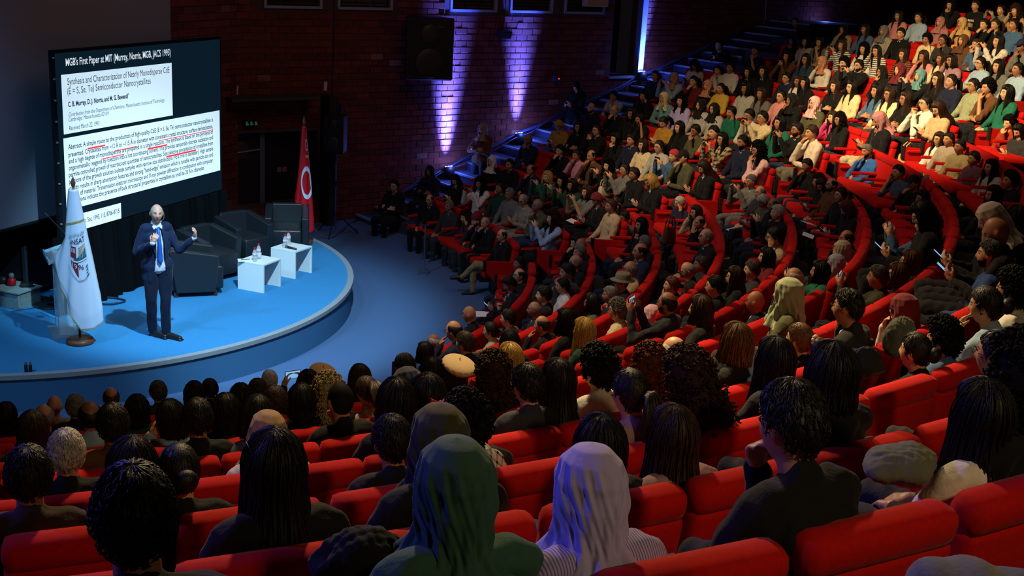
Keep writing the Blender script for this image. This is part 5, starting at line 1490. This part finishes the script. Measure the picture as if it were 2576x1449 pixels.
for ln in PEOPLE.strip().split('\n'):
    f = ln.split(); d = dict(u=float(f[0]), v=float(f[1]), hair=f[2], top=f[3], pose=f[4], opt=f[5:])
    k, th, t, Q = on_rake(d['u'], d['v'])
    ex = [o for o in d['opt'] if o in ('stand', 'stair', 'chair')]; d['extra'] = ex[0] if ex else None
    d['block'] = 'C' if th > 6 else ('B' if th > -43 else 'A')
    j = (k - .9) / .923 + 1 if d['block'] == 'C' else k + (.08 if d['block'] == 'B' else 0)
    fix = [int(o[1:]) for o in d['opt'] if o[0] == 'r' and o[1:].isdigit()]
    d['fix'] = bool(fix); d['row'] = fix[0] if fix else max(1, int(round(j))); d['j'] = j; d['t'] = t; d['Q'] = Q
    H, dz, zf = seat_at(d, d['row'])
    if dz > .30 and not fix:
        r, zt, zf = row_geo(d['block'], d['row']); z = min(max((H if H is not None else Q)[2], zt), zt + .40); H = px_z(d['u'], d['v'], z)
    d['H'] = H; crowd.append(d)
def clash(d, H, j): return sum(1 for e in crowd if e is not d and not e['extra'] and (e['block'] == d['block'] or 'AB' == ''.join(sorted(e['block'] + d['block']))) and e['row'] == j and np.linalg.norm((e['H'] - H)[:2]) < .42)
for it in range(4):
    for d in sorted(crowd, key=lambda q: q['v']):
        if d['extra'] or d['fix'] or d['block'] == 'C': continue
        n0 = clash(d, d['H'], d['row'])
        if not n0: continue
        best = (n0 + .0, d['row'], d['H'])
        for j in (d['row'] - 1, d['row'] + 1):
            if j < 1: continue
            H, dz, zf = seat_at(d, j)
            if H is None or dz > .30 or j > 11: continue
            tn = project(H)[2]
            if abs(tn - d['t']) > .10 * d['t']: continue
            sc_ = clash(d, H, j) + .25 + dz * .5
            if sc_ < best[0]: best = (sc_, j, H)
        d['row'], d['H'] = best[1], best[2]
for d in crowd:
    H = d['H']; d['zf'] = row_geo(d['block'], d['row'])[2]; d['th'] = math.degrees(math.atan2(H[1] - CY, H[0] - CX)); d['dep'] = project(H)[2]
rows = {}
for d in crowd:
    if not d['extra']: rows.setdefault((d['block'], d['row']), []).append(d)
PHASE = {9: (-52.6, 2.3), 10: (-60.4, 2.15), 11: (-61.8, 2.1)}
seat_plan = []
for (blk, j), L in sorted(rows.items()):
    r, zt, zf = row_geo(blk, j); L.sort(key=lambda d: -d['th'])
    if blk == 'A' and j in PHASE:
        g0, pt = PHASE[j]; th_hi = max(d['th'] for d in L) + 1.5; th_lo = max(-72, min(d['th'] for d in L) - 4); S = []
        n = math.floor((th_hi - g0) / pt)
        while g0 + (n + .5) * pt > th_lo: S.append(g0 + (n + .5) * pt); n -= 1
        own = {}
        for d in L: d['seat'] = min(range(len(S)), key=lambda i: abs(S[i] - d['th']))
    else:
        x = np.array([math.radians(d['th']) * r for d in L]); g = .55
        for _ in range(200):
            dx = x[:-1] - x[1:]; bad = np.maximum(0, g - dx) * .5
            if bad.size == 0 or bad.max() < 1e-4: break
            x[:-1] += bad; x[1:] -= bad
        S = []; 
        for i, xi in enumerate(x):
            L[i]['seat'] = len(S); S.append(xi)
            if i + 1 < len(x):
                gap = xi - x[i + 1]; n = int(round(gap / .57)) - 1
                if gap > .95 and n > 0:
                    for q in range(n): S.append(xi - gap * (q + 1) / (n + 1))
        S = [math.degrees(s_ / r) for s_ in S]
        if blk == 'A' and j < 9:
            while S[-1] > -69.5: S.append(S[-1] - math.degrees(.57 / r))
    total = len(S)
    # the far block counts from its aisle (smallest angle), the others from their first seat beyond the aisle
    for d in L: d['ord'] = (total - 1 - d['seat']) if blk == 'C' else d['seat']
    taken = {d['seat'] for d in L}
    for i, deg in enumerate(S):
        o = (total - 1 - i) if blk == 'C' else i
        end = 0
        if blk == 'C' and i == total - 1: end = -1
        if blk == 'B' and i == total - 1 and j in (1, 3, 6): end = -1
        if blk == 'B' and i == 0: end = 1
        seat_plan.append((blk, j, r, deg, zf, o, i in taken, end))
def seat_vis(s):
    u, v, z = project(pol(s[2], s[3], s[4] + .8)); return z > 1.0 and -120 < u < 2700 and -60 < v < 1600
vis = [s for s in seat_plan if seat_vis(s)]
vis.sort(key=lambda s: project(pol(s[2], s[3], s[4] + .8))[2])
def hidden(s):   # empty seats whose place in the photograph is covered by the heads in front of them
    return 0 if s[6] else (3 if s[0] == 'A' and s[1] < 7 else 2 if s[0] == 'A' and s[1] < 9 else 1)
vis.sort(key=lambda s: (hidden(s), project(pol(s[2], s[3], s[4] + .8))[2]))
rest = vis[300:]; vis = vis[:300]
if rest:   # the seats past three hundred, joined
    mb = MB()
    for blk, j, r, deg, zf, o, tk, end in rest:
        p = pol(r - .24, deg, zf); R = Matrix.Translation(Vector(p)) @ Matrix.Rotation(math.atan2(CY - p[1], CX - p[0]) - math.pi / 2, 4, 'Z')
        for k in ('back', 'roll', 'cush', 'arm', 'ped'): mb.add([tuple(R @ v.co) for v in SEAT[k].vertices], [tuple(q.vertices) for q in SEAT[k].polygons])
    st = mb.build('theatre_seats', M_VELVET, None, True); tag(st, 'further empty red theatre seats hidden between the seated rows', 'seats', None, 'stuff')
for s in vis:
    blk, j, r, deg, zf, o, tk, end = s
    lab = 'red theatre seat, %s from the aisle, %s row of the %s' % (ORD[o], ORD[j - 1], BLK[blk])
    st = add_seat(r, deg, zf, lab, 0, project(pol(r, deg, zf))[2] < 13)
    # the end panel faces the aisle: local +x is the sitter's right
    if end:
        key = 'side' if ((blk == 'B' and end == 1)) else 'side2'
        if blk == 'C': key = 'side2' 
        obj('side_panel', SEAT[key], st)
        cp_ = obj('arm_cap', SEAT['cap'], st)
        if key == 'side2': cp_.scale = (-1, 1, 1)

HAIRW = dict(short='', buzz='', bald='', recede='')
def clothes_words(d):
    kind, c = (d['top'].split('.') + [''])[:2]; hk, hc = d['hair'].split('.')
    nm = {'sweatshirt': 'sweatshirt', 'tee': 'T-shirt', 'top': 'top', 'stripe': 'striped sweater', 'plaid': 'checked shirt', 'keffiyeh': 'scarf', 'rib': 'ribbed sweater', 'fleece': 'fleece', 'suit': 'suit'}.get(kind, kind)
    w = (word(c) + ' ' + nm) if kind != 'keffiyeh' else 'black-patterned white scarf'
    if kind == 'plaid' and c in ('bluecheck', 'bwcheck'): w = word(c).replace(' checked', '') + ' checked shirt'
    cov = {'hij': 'headscarf', 'turban': 'tied headscarf', 'cap': 'cap', 'hat': 'brimmed hat', 'fez': 'felt cap', 'beret': 'beret'}.get(hk)
    if cov: w = ('grey ' if hc == 'felt' else word(hc) + ' ') + cov + ' and ' + w if w.split()[0] != word(hc).split()[0] or kind not in ('robe',) else word(hc) + ' ' + cov + ' and robe'
    if 'g' in ''.join(o for o in d['opt'] if o in ('g', 'gb', 'ge', 'gh', 'gscr', 'gpn')): w += ' with glasses'
    return w
PW = dict(X='arms crossed', C='hand at mouth', K='hand at head', P='holding up a phone', H='hands clasped high', R='looking down', F='leaning forward', Z='legs crossed')
def person_label(d):
    w = 'person in ' + clothes_words(d)
    if d['pose'] in PW: w += ', ' + PW[d['pose']]
    tail = ', %s from the aisle, %s row, %s' % (ORD[d['ord']], ORD[d['row'] - 1], BLK[d['block']])
    L = (w + tail).split()
    if len(L) > 16: w = w.replace(' with glasses', ''); L = (w + tail).split()
    if len(L) > 16: w = w.split(',')[0]; L = (w + tail).split()
    if len(L) > 16: tail = ', %s from aisle, %s row, %s' % (ORD[d['ord']], ORD[d['row'] - 1], BLK[d['block']])
    return w + tail
TARGET = np.array([-5.1, 16.3])
EXTRA_LABEL = {'stand': {(1451, 219): 'person in long black coat standing on the stairs, looking down at phone', (1214, 325): 'person in headscarf standing against the brick wall with arms crossed'},
    'stair': {(1808, 115): 'person in black sitting on the stairs, leaning against the wall side', (2000, 57): 'bearded person in blue shirt sitting on the stairs beside the highest uplight', (1543, 242): 'person in white shirt sitting on the stairs, chin on hand'},
    'chair': {(992, 468): 'person in black suit and dark glasses, arms crossed, nearest the loudspeaker stand', (1081, 432): 'person in navy headscarf and coat seated by the lowest blue uplight'}}
def dress(d, root, B):
    J, M = B['J'], B['M']; hk, hc = d['hair'].split('.'); kind, tc = (d['top'].split('.') + ['grey'])[:2]; opt = d['opt']
    col = lin(CL.get(tc, '#444444'))
    short = kind == 'tee'
    M_T = {'stripe': M_STRIPE, 'plaid': M_PLAID, 'keffiyeh': M_CLOTH, 'rib': M_RIB}.get(kind)
    me = B['tee' if short else 'top']
    if M_T: me = me.copy(); me.materials.clear(); me.materials.append(M_T)
    elif kind in ('sweater', 'rib', 'fleece'): pass
    nm = {'tee': 't_shirt', 'suit': 'suit_jacket', 'stripe': 'striped_sweater', 'plaid': 'checked_shirt', 'rib': 'ribbed_sweater', 'keffiyeh': 'dark_top'}.get(kind, kind)
    obj(nm, me, root, color=col if kind != 'keffiyeh' else lin('#1a1a1c'))
    pt = [o[1:] for o in opt if o[0] == 'p' and o[1:] in ('n', 'k', 'khaki', 'khaki2', 'cream')]
    pc = {'khaki': '#6e6a58', 'khaki2': '#8a7350', 'cream': '#b5aa8c', 'n': None, 'k': None}.get(pt[0] if pt else 'n') or (CL[tc] if kind in ('suit', 'robe') else random.choice(['#101014', '#15181f', '#1c2433', '#26262a', '#25364f', '#3a362f']))
    obj('trousers', B['trousers'], root, color=lin(pc))
    if d['block'] == 'C' or d['extra'] or d['row'] == 1:
        for q, sm in enumerate(B['shoes']):
            s_ = obj('shoe', sm, root); 
            if not sm.materials or sm.materials[0] is not M_SHOE: sm.materials.clear(); sm.materials.append(M_SHOE)
    mtx = M
    if hk in ('hij', 'turban', 'cap', 'hat', 'fez', 'beret'):
        me = cover('hijbig' if 'big' in opt else hk); c2 = {'felt': '#5d5648', 'red': '#b02a35'}.get(hc) or CL.get(hc, '#555555')
        o = obj({'hij': 'headscarf', 'turban': 'tied_headscarf', 'cap': 'cap', 'hat': 'brimmed_hat', 'fez': 'felt_cap', 'beret': 'beret'}[hk], me, root, color=lin(c2)); o.matrix_local = mtx
        if hk == 'hat':
            b_ = MB().lathe([(.0985, .013), (.0955, .036), (.094, .037)], 36, (0, -.01, .045), 1.12).mesh('hat_band', M_BLACKP, True); obj('hat_band', b_, o)
        if hk in ('cap', 'beret', 'hat', 'fez'): o = obj('hair', make_hair('buzz' if hk != 'beret' else 'bob'), root, color=lin(HC['grizz' if hk in ('hat', 'fez') else 'blk'])); o.matrix_local = mtx
    elif hk != 'bald':
        o = obj('hair', make_hair(hk), root, color=lin(HC.get(hc, '#111111'))); o.matrix_local = mtx
        if 'flw' in opt:
            f = MB()
            for q in range(5): a = q * 1.257; f.ell((.022 * math.cos(a), -.148, .03 + .022 * math.sin(a)), (.016, .006, .012), 8, 6, Matrix.Rotation(-a, 3, 'Y'))
            obj('hair_flower', f.mesh('hair_flower', mat('flower_pink', lin('#c98ba0'), .5), True), o)
        if 'scr' in opt or 'gscr' in opt:
            f = MB()
            for q in range(9): a = q * .698; f.ell((.030 * math.cos(a), -.118, .03 + .030 * math.sin(a)), (.015, .015, .013), 8, 6)
            obj('scrunchie', f.mesh('scrunchie', mat('scrunchie_white', lin('#c4b8aa'), .8), True), o)
        if 'bow' in opt:
            f = MB()
            for s in (1, -1):
                f.prism([(0, -.128, .03), (.055 * s, -.132, .062), (.060 * s, -.130, .006)], (0, -.018, 0)); f.prism([(.004 * s, -.128, .03), (.040 * s, -.130, -.045), (.012 * s, -.130, -.052)], (0, -.010, 0))
            f.ell((0, -.14, .03), (.012, .012, .014)); obj('hair_bow', f.mesh('hair_bow', mat('bow_red', lin('#b81a1a'), .5)), o)
    elif hc in ('grey', 'silver'):
        o = obj('hair', make_hair('recede'), root, color=lin(HC[hc])); o.matrix_local = mtx
    elif hc == 'blk':
        pass
    g = [o for o in opt if o in ('g', 'gb', 'ge', 'gh', 'gscr', 'gpn')]
    if g: o = obj('glasses', specs_mesh('gh' in g), root); o.matrix_local = mtx
    if [o for o in opt if o in ('b', 'gb', 'eb')]: o = obj('beard', beard_mesh(), root, color=lin('#17110e')); o.matrix_local = mtx
    if kind in ('suit', 'blazer'):
        o = obj('shirt_front', shirt_front(J), root, color=lin('#b9bcc4'))
        if kind == 'suit': obj('tie', shirt_front(J, True), root, color=lin(random.choice(['#1c2438', '#3a1620', '#22262c'])))
    elif kind in ('jacket', 'cardigan', 'coat', 'vest') and d['block'] == 'C' and random.random() < .6 and hk != 'hij':
        obj('shirt_front', shirt_front(J), root, color=lin(random.choice(['#a9a9a4', '#3a3a3e', '#8f8272', '#9fb0c0', '#1d1d20'])))
    if kind == 'keffiyeh':
        f = MB(); n, m_ = 60, 14; c = J['neck']; V = []; Fc = []
        for j in range(m_ + 1):
            for i in range(n):
                a = 2 * math.pi * i / n; q = j / m_; rx = .075 + .16 * q ** .8; ry = .075 + .07 * q; z = .035 - .05 * q - .17 * q ** 2.2 + .008 * math.sin(a * 6 + q * 6)
                V.append(c + v3(rx * math.sin(a), ry * math.cos(a) - .02 * q, z + .004 * math.sin(a * 13)))
        for j in range(m_):
            for i in range(n): i2 = (i + 1) % n; Fc.append((j * n + i, (j + 1) * n + i, (j + 1) * n + i2, j * n + i2))
        obj('scarf', f.add(V, Fc).mesh('scarf', M_KEF, True), root, color=col)
    if 'txt' in opt:
        for q, (t, s) in enumerate((('FAIRFAX', .062), ('AVE', .062))):
            tm = text_mesh(t, s, bold=.002); tm.materials.clear(); tm.materials.append(M_PAPER); xs = [v.co.x for v in tm.vertices]
            o = obj('lettering', tm, root); o.matrix_local = Matrix.Translation(Vector(J['chest'] + v3(.0, .147, .02 - q * .075))) @ Matrix.Rotation(math.pi, 4, 'Z') @ Matrix.Rotation(math.radians(86), 4, 'X') @ Matrix.Translation((-(max(xs) + min(xs)) / 2, 0, 0))
    for o_, c_, rx, rz in (('prt', '#c98d8a', .075, .03), ('prto', '#c8642a', .05, .028), ('prt2', '#4a4a48', .06, .03)):
        if o_ in opt:
            f = MB().ell((0, 0, 0), (rx, .010, rz), 16, 8); o = obj('print', f.mesh('print', M_CLOTH, True), root, color=lin(c_)); o.matrix_local = Matrix.Translation(Vector(J['chest'] + v3(0, .128, -.01)))
def place_person(d):
    B = figure(d['pose']); J = B['J']; H = d['H']; hz = J['head'][2]
    t2 = TARGET - H[:2]; face = math.atan2(t2[1], t2[0]) + random.uniform(-.10, .10); 
    rad = math.atan2(CY - H[1], CX - H[0]); dd = (face - rad + math.pi) % (2 * math.pi) - math.pi; face = rad + .8 * dd + {'C': .0, 'B': .30, 'A': .16}[d['block']]
    yw = [o for o in d['opt'] if o[0] == 'y' and o[1:].lstrip('-').isdigit()]
    if yw: face += math.radians(int(yw[0][1:]))
    zf = d['zf']
    if d['extra'] == 'stand': s = 1.; 
    else: s = min(1.10, max(.90, (H[2] - zf) / hz))
    if d['extra']: s = 1.0
    a = face - math.pi / 2; hx, hy = J['head'][0] * s, J['head'][1] * s
    mir = random.random() < .5 and d['pose'] in 'CKZ'
    base = H - np.array([hx * math.cos(a) - hy * math.sin(a), hx * math.sin(a) + hy * math.cos(a), hz * s])
    sk = lin(random.choice(SKIN))
    root = bpy.data.objects.new('person', B['body']); COL.objects.link(root); root.location = base; root.rotation_euler = (0, 0, a); root.scale = (-s if mir else s, s, s); root.color = sk
    if d['extra']: lab = EXTRA_LABEL[d['extra']].get((int(d['u']), int(d['v'])), 'person on the stairs')
    else: lab = person_label(d)
    tag(root, lab, 'person', 'audience'); dress(d, root, B); d['root'] = root; d['lab'] = lab
    if d['pose'] in ('P', 'R', 'T') and (d['block'] != 'A' or d['pose'] == 'P') and not (d['pose'] == 'R' and d['hair'].split('.')[0] == 'recede'):
        h = J['head']; ctr = (h + v3(0, .365, -.03)) if d['pose'] == 'P' else (J['pel'] + v3(0, .36, .31))
        po = root_local = Matrix.Translation(base) @ Matrix.Rotation(a, 4, 'Z') @ Matrix.Diagonal((s, s, s, 1)) @ Matrix.Translation(Vector(ctr)) @ (Matrix.Rotation(0 if d['pose'] == 'P' else -.9, 4, 'X'))
        ph = bpy.data.objects.new('phone', PHONE['w' if d['pose'] == 'P' else 'h']); COL.objects.link(ph); ph.matrix_world = po
        what = 'phone held up by person in ' if d['pose'] == 'P' else 'phone held low by person in '
        lb = what + clothes_words(d).replace(' with glasses', '')
        if not d['extra']: lb += ', %s row, %s' % (ORD[d['row'] - 1], BLK[d['block']])
        tag(ph, lb, 'phone', 'phones in the audience'); ob = obj('phone_screen', PHONE['sw' if d['pose'] == 'P' else 'sh'], ph)
    return root
PHONE = dict(w=MB().box((0, 0, 0), (.15, .009, .074), bev=.003).mesh('phone', M_PHONE), h=MB().box((0, 0, 0), (.074, .009, .15), bev=.003).mesh('phone', M_PHONE), sw=MB().box((0, -.0055, 0), (.138, .001, .066)).mesh('phone_screen', M_GLOW), sh=MB().box((0, -.0055, 0), (.066, .001, .138)).mesh('phone_screen', M_GLOW))
for d in crowd:
    if d['extra']:
        u, v = d['u'], d['v']
        # people off the seats: find them on the stairs or the floor by the wall
        off = {'stand': .62, 'stair': .9, 'chair': .75}[d['extra']]
        if d['extra'] == 'chair': off = {992: 1.35, 1081: .75}[int(u)]
        H = px_plane(u, v, WO + WN * off, WN); s_ = (H[:2] - WO) @ WD; d['H'] = H; d['zf'] = rake_floor(math.hypot(3.04 - off, s_ + 6.286)); d['block'] = 'C'; d['row'] = 1
    place_person(d)

# ------------------------------------------------------------------ the speaker
def make_speaker():
    P = px_z(400, 846, STZ); face = math.atan2(-P[1] - .0, -P[0]) + math.radians(14); a = face - math.pi / 2
    J = dict(pel=v3(0, 0, .95), chest=v3(0, -.015, 1.23), neck=v3(0, -.01, 1.475), head=v3(0, .045, 1.625), sh={1: v3(.158, -.01, 1.415), -1: v3(-.158, -.01, 1.415)}, pitch=.02, yaw=-.10, roll=-.05,
             arms={1: (v3(.255, .01, 1.14), v3(.105, .24, 1.30), v3(.06, .27, 1.42), v3(-.35, -.7, .3)), -1: (v3(-.255, .10, 1.14), v3(-.405, .26, 1.335), v3(-.42, .30, 1.46), v3(.7, -.3, .1))},
             legs={1: (v3(.09, 0, .92), v3(.085, .02, .50), v3(.06, -.06, .09), v3(-.02, .08, .03)), -1: (v3(-.09, 0, .92), v3(-.085, .06, .51), v3(-.075, .07, .09), v3(-.17, .21, .03))})
    M = head_matrix(J); S = body_prims(J); H = []
    hand(H, J['arms'][1][1], J['arms'][1][2], J['arms'][1][3], 1, .62, .98); hand(H, J['arms'][-1][1], J['arms'][-1][2], J['arms'][-1][3], -1, .55, .98)
    mb = MB()
    for k, p, q, ra, rb in S: capsule(mb, p, q, ra * .9 if k not in 'fn' else ra, rb * .9 if k not in 'fn' else rb)
    for k, p, q, ra, rb in H: capsule(mb, p, q, ra, rb, 10)
    add_head(mb, M, 96, 72); body = grow('speaker_body', mb, .005, 1); body.materials.clear(); tag_face(body, M, .0115, .0042, .0026)
    root = bpy.data.objects.new('person', body); COL.objects.link(root); root.location = P; root.rotation_euler = (0, 0, a); root.color = lin('#b98a78')
    tag(root, 'standing speaker in dark blue suit and blue tie on stage, both hands raised', 'person')
    def cloth(name, prims, vx, color, cutf=None, amp=.003, m=M_CLOTH):
        c = MB()
        for p, q, ra, rb in prims: capsule(c, p, q, ra, rb)
        me = grow(name, c, vx, 4); V = npv(me); N = np.zeros(len(V) * 3); me.vertices.foreach_get('normal', N); N = N.reshape(-1, 3)
        V = V + N * wobble(V * v3(1.3, 1.3, .45), 30, amp, 11)[:, None]; me.vertices.foreach_set('co', V.ravel()); me.polygons.foreach_set('use_smooth', [True] * len(me.polygons))
        if cutf:
            bm = bmesh.new(); bm.from_mesh(me); bmesh.ops.delete(bm, geom=[f for f in bm.faces if cutf(f.calc_center_median())], context='FACES'); bm.to_mesh(me); bm.free()
        me.materials.clear(); me.materials.append(m); o = obj(name, me, root, color=lin(color)); return o
    T = [s_ for s_ in S if s_[0] == 't']; pel, ch = J['pel'], J['chest']
    cloth('shirt', [(p, q, ra + .008, rb + .008) for k, p, q, ra, rb in T] + [(J['neck'] + v3(0, 0, -.04), J['neck'] + v3(0, .008, .02), .068, .062)] + [(e + (w - e) * .8, e + (w - e) * 1.02, .034, .034) for e, w, f_, p_ in J['arms'].values()], .009, '#c6d0e6', None, .002)
    def jc(c): 
        w = float(np.interp(c.z, [.72, .85, .98, 1.1, 1.3, 1.44], [.11, .085, .062, .055, .050, .030])); return (c.y > .03 and abs(c.x + .012) < w and c.z < 1.5) or (c.z > 1.515)
    jp = [(p, q, ra + (.024 if ra > .09 else .018), rb + (.024 if ra > .09 else .018)) for k, p, q, ra, rb in T] + [(pel + v3(x, .0, .0), pel + v3(x * 1.05, .0, -.17), .115, .112) for x in (-.07, .07)] + [(J['neck'] + v3(0, -.02, -.05), J['neck'] + v3(0, -.008, .0), .082, .074)]
    for s_ in (1, -1):
        e, w, f_, p_ = J['arms'][s_]; jp += [(J['sh'][s_] + v3(-.01 * s_, 0, -.01), e, .063, .052), (e, e + (w - e) * .90, .052, .042), (J['sh'][s_] + v3(-.08 * s_, 0, .015), J['sh'][s_] + v3(-.012 * s_, 0, -.008), .058, .058)]
    cloth('suit_jacket', jp, .009, '#101d3a', jc, .006)
    for s_ in (1, -1):   # lapels
        x = lambda z, k: -.012 + s_ * (float(np.interp(z, [.98, 1.1, 1.3, 1.44], [.062, .055, .050, .030])) + k); yy = lambda z: float(np.interp(z, [.98, 1.1, 1.3, 1.44], [.150, .150, .128, .085]))
        pts = [v3(x(z, 0), yy(z), z) for z in (1.44, 1.32, 1.2, 1.08)] + [v3(x(z, k), yy(z) - .012, z) for z, k in ((1.08, .004), (1.2, .035), (1.31, .055), (1.34, .035), (1.44, .035))]
        obj('lapel', MB().prism(pts, (0, .010, 0)).mesh('lapel', M_CLOTH), root, color=lin('#14223f'))
    leg = []
    for s_ in (1, -1):
        h, k_, an, to = J['legs'][s_]; leg += [(h + v3(0, 0, .03), h, .105, .105), (h, k_, .098, .072), (k_, an + v3(0, 0, -.02), .070, .055)]
    cloth('trousers', leg, .010, '#0d162b', None, .007)
    for s_ in (1, -1):
        h, k_, an, to = J['legs'][s_]; d = (to - an) * v3(1, 1, 0); d /= np.linalg.norm(d); c = MB(); base = to - d * .10
        capsule(c, base - d * .06 + v3(0, 0, .014), to + d * .05, .044, .034); capsule(c, an + v3(0, 0, -.035), base, .046, .045); c.box(tuple(to - d * .06 + v3(0, 0, -.022)), (.08, .30, .018), Matrix.Rotation(math.atan2(d[1], d[0]) - math.pi / 2, 3, 'Z'))
        me = grow('shoe', c, .007, 2); me.materials.clear(); me.materials.append(M_SHOE); me.polygons.foreach_set('use_smooth', [True] * len(me.polygons)); obj('shoe', me, root)
    tie = MB(); V = []; Fc = []
    for j in range(13):
        q = j / 12; z = 1.455 - .46 * q; w = .016 if j == 0 else (.013 + .022 * q if j < 12 else .004); y = float(np.interp(z, [.98, 1.1, 1.23, 1.35, 1.42, 1.46], [.152, .150, .146, .128, .096, .075]))
        for x in (-w, 0, w): V.append((x - .006, y - abs(x) * .3 + .004, z))
    for j in range(12):
        for i in range(2): Fc.append((j * 3 + i, j * 3 + i + 1, (j + 1) * 3 + i + 1, (j + 1) * 3 + i))
    o = obj('tie', tie.add(V, Fc).mesh('tie', mat('blue_silk', lin('#1f58b0'), .4), True), root); md = o.modifiers.new('thick', 'SOLIDIFY'); md.thickness = .006
    for s_ in (1, -1): obj('collar', MB().prism([v3(s_ * .062, -.005, 1.515), v3(s_ * .010, .080, 1.462), v3(s_ * .050, .092, 1.43), v3(s_ * .072, .02, 1.475)], (0, .004, .008)).mesh('collar', M_CLOTH), root, color=lin('#c6d0e6'))
    def ring(a_, t):
        d = ang(a_); zl = hairline(a_); zt = float(np.interp(d, [0, .9, 1.2, 1.6, 2.3, math.pi], [.085, .088, .085, .085, .075, .07])); 
        if d < .85: zt = zl = .086
        z = zt + (zl - zt) * t; e = math.sin(math.pi * min(max(t, .02), .98)) ** .5 * (0 if d < .85 else min(1, (d - .85) / .2)); return skull(a_, z, .006 * e - .0015 + .001 * e * math.sin(a_ * 57 + t * 7))
    o = obj('hair', MB().add(*hair_grid(120, 18, ring)).mesh('hair', M_CURL, True), root, color=lin('#8f8c88')); o.matrix_local = M
    hm = MB(); hm.tube([(.078 * -1, -.03, .03), (-.086, .0, .02), (-.086, .03, -.02), (-.075, .075, -.055), (-.045, .105, -.066)], .0028, 6); hm.ell((-.042, .108, -.067), (.007, .007, .006))
    o = obj('headset_microphone', hm.mesh('headset_microphone', mat('headset', lin('#5a5550'), .4), True), root); o.matrix_local = M
make_speaker()

# ------------------------------------------------------------------ bags and coats among the seats
def bag(u, v, z, w, h, col, label, strap=True, name='handbag', rz=.6):
    P = px_z(u, v, z); r = empty(name, P, rz); tag(r, label, 'bag')
    b = MB(); b.box((0, 0, 0), (w, w * .42, h), bev=min(.04, h * .2)); me = b.mesh('body', M_CLOTH, True)
    for q in me.vertices: k = 1 - .22 * (q.co.z / h + .5); q.co.x *= k; q.co.y *= k * (1 + .15 * math.sin(q.co.x * 40))
    obj('body', me, r, color=lin(col))
    if strap:
        for y in (-.03, .03): obj('strap', MB().tube([(-w * .3, y, h * .42), (-w * .22, y, h * .95), (0, y, h * 1.12), (w * .22, y, h * .95), (w * .3, y, h * .42)], .010, 6).mesh('strap', M_CLOTH, True), r, color=lin(col))
def zpx(u, v, dz): return on_rake(u, v, dz, -.5)[3][2]
bag(2279, 408, zpx(2279, 408, -.55), .34, .28, '#b59d6c', 'beige tote bag standing on the aisle floor behind the blue blazer', name='tote_bag')
bag(1684, 592, zpx(1684, 592, -.30), .24, .26, '#5a2c18', 'brown leather handbag on the lap in the middle block')
bag(1520, 482, zpx(1520, 482, -.25), .26, .20, '#b8ad92', 'white woven handbag on the lap of the person filming in grey sweater')
bag(1418, 540, zpx(1418, 540, -.3), .30, .22, '#4a1420', 'maroon handbag beside the person in blue shirt filming', False)
bag(1215, 903, zpx(1215, 903, -.2), .22, .22, '#7a5530', 'tan leather bag hung over a seat in the middle block', False)
bag(1850, 590, zpx(1850, 590, -.35), .26, .18, '#1c1a22', 'shiny black handbag on a lap in the middle block', False)
def coat(u, v, t, px, col, label, name='coat', rz=0., seed=1):
    """crumpled cloth at sight distance t, px = half width, half height in the picture"""
    P = c_p + px_ray(u, v) * t; k = t / F_PX; size = (px[0] * k, px[0] * k * .7, px[1] * k); D, Fc = sphere_dirs(72, 48); V = D * np.array(size)
    n = wobble(D, 2.6, .10, seed) + .05 * np.abs(np.sin(wobble(D * v3(1.4, .5, .3), 4, 2.0, seed + 3))) + wobble(D * v3(2, 1, .5), 11, .03, seed + 1); V = V * (1 + n)[:, None]
    V[:, 2] = np.maximum(V[:, 2], -size[2] * .8)
    o = obj(name, mesh_from(name, V, Fc, M_CLOTH, True), None, P, rz, lin(col)); tag(o, label, 'bag' if name == 'backpack' else 'coat'); return o
coat(2268, 1170, 3.55, (100, 52), '#5c5f52', 'crumpled olive grey jacket lying beside the person with long black hair', 'jacket', .5, 4)
coat(900, 1410, 2.9, (110, 80), '#0c0d12', 'black coat draped over a seat left of the green headscarf', 'coat', .3, 9)
coat(2170, 915, 4.9, (50, 42), '#1d1d1c', 'black coat held on a lap in the near block', 'coat', .2, 14)
coat(2262, 850, 7.6, (42, 55), '#4a4f44', 'grey backpack on a seat beside the navy blue fleece', 'backpack', .2, 21)
def paper(u, v, dz, w, h, label, rz=0., tilt=.25):
    Q = on_rake(u, v, dz, -.6)[3]; o = MB().box((0, 0, 0), (w, h, .006)).build('paper_sheet', M_PAPER, None, loc=Q); o.rotation_euler = (tilt, 0, rz); tag(o, label, 'paper')
for (u, v, l) in ((1846, 580, 'white sheet with a pen on a lap in the middle block'), (2035, 562, 'open white notebook on a lap in the middle block'), (2033, 592, 'cream booklet on a lap below the open notebook'), (1440, 556, 'white notes on the lap of the person in maroon tied headscarf'), (1215, 790, 'white booklet with a dark cover picture beside the bald person'), (2365, 518, 'small white note on a lap in the dark of the middle block')): paper(u, v, -.40, .21, .15, l, random.uniform(0, 3))

# ------------------------------------------------------------------ knees of the person in the seat behind, at the picture's lower right edge
B = figure('L'); Pk = c_p + px_ray(2400, 1420) * 2.0; face = math.radians(158); kn = B['J']['legs'][1][1]; a = face - math.pi / 2
loc = Pk - np.array([kn[0] * math.cos(a) - kn[1] * math.sin(a), kn[0] * math.sin(a) + kn[1] * math.cos(a), kn[2] + .06])
root = bpy.data.objects.new('person', B['body']); COL.objects.link(root); root.location = loc; root.rotation_euler = (0, 0, a); root.color = lin(SKIN[0]); tag(root, 'person in grey trousers in the last row, only the knees in view', 'person', 'audience')
obj('trousers', B['trousers'], root, color=lin('#77766f')); obj('sweater', B['top'], root, color=lin(CL['navy'])); o = obj('hair', make_hair('short'), root, color=lin(HC['blk'])); o.matrix_local = B['M']
for q in B['shoes']: obj('shoe', q, root)
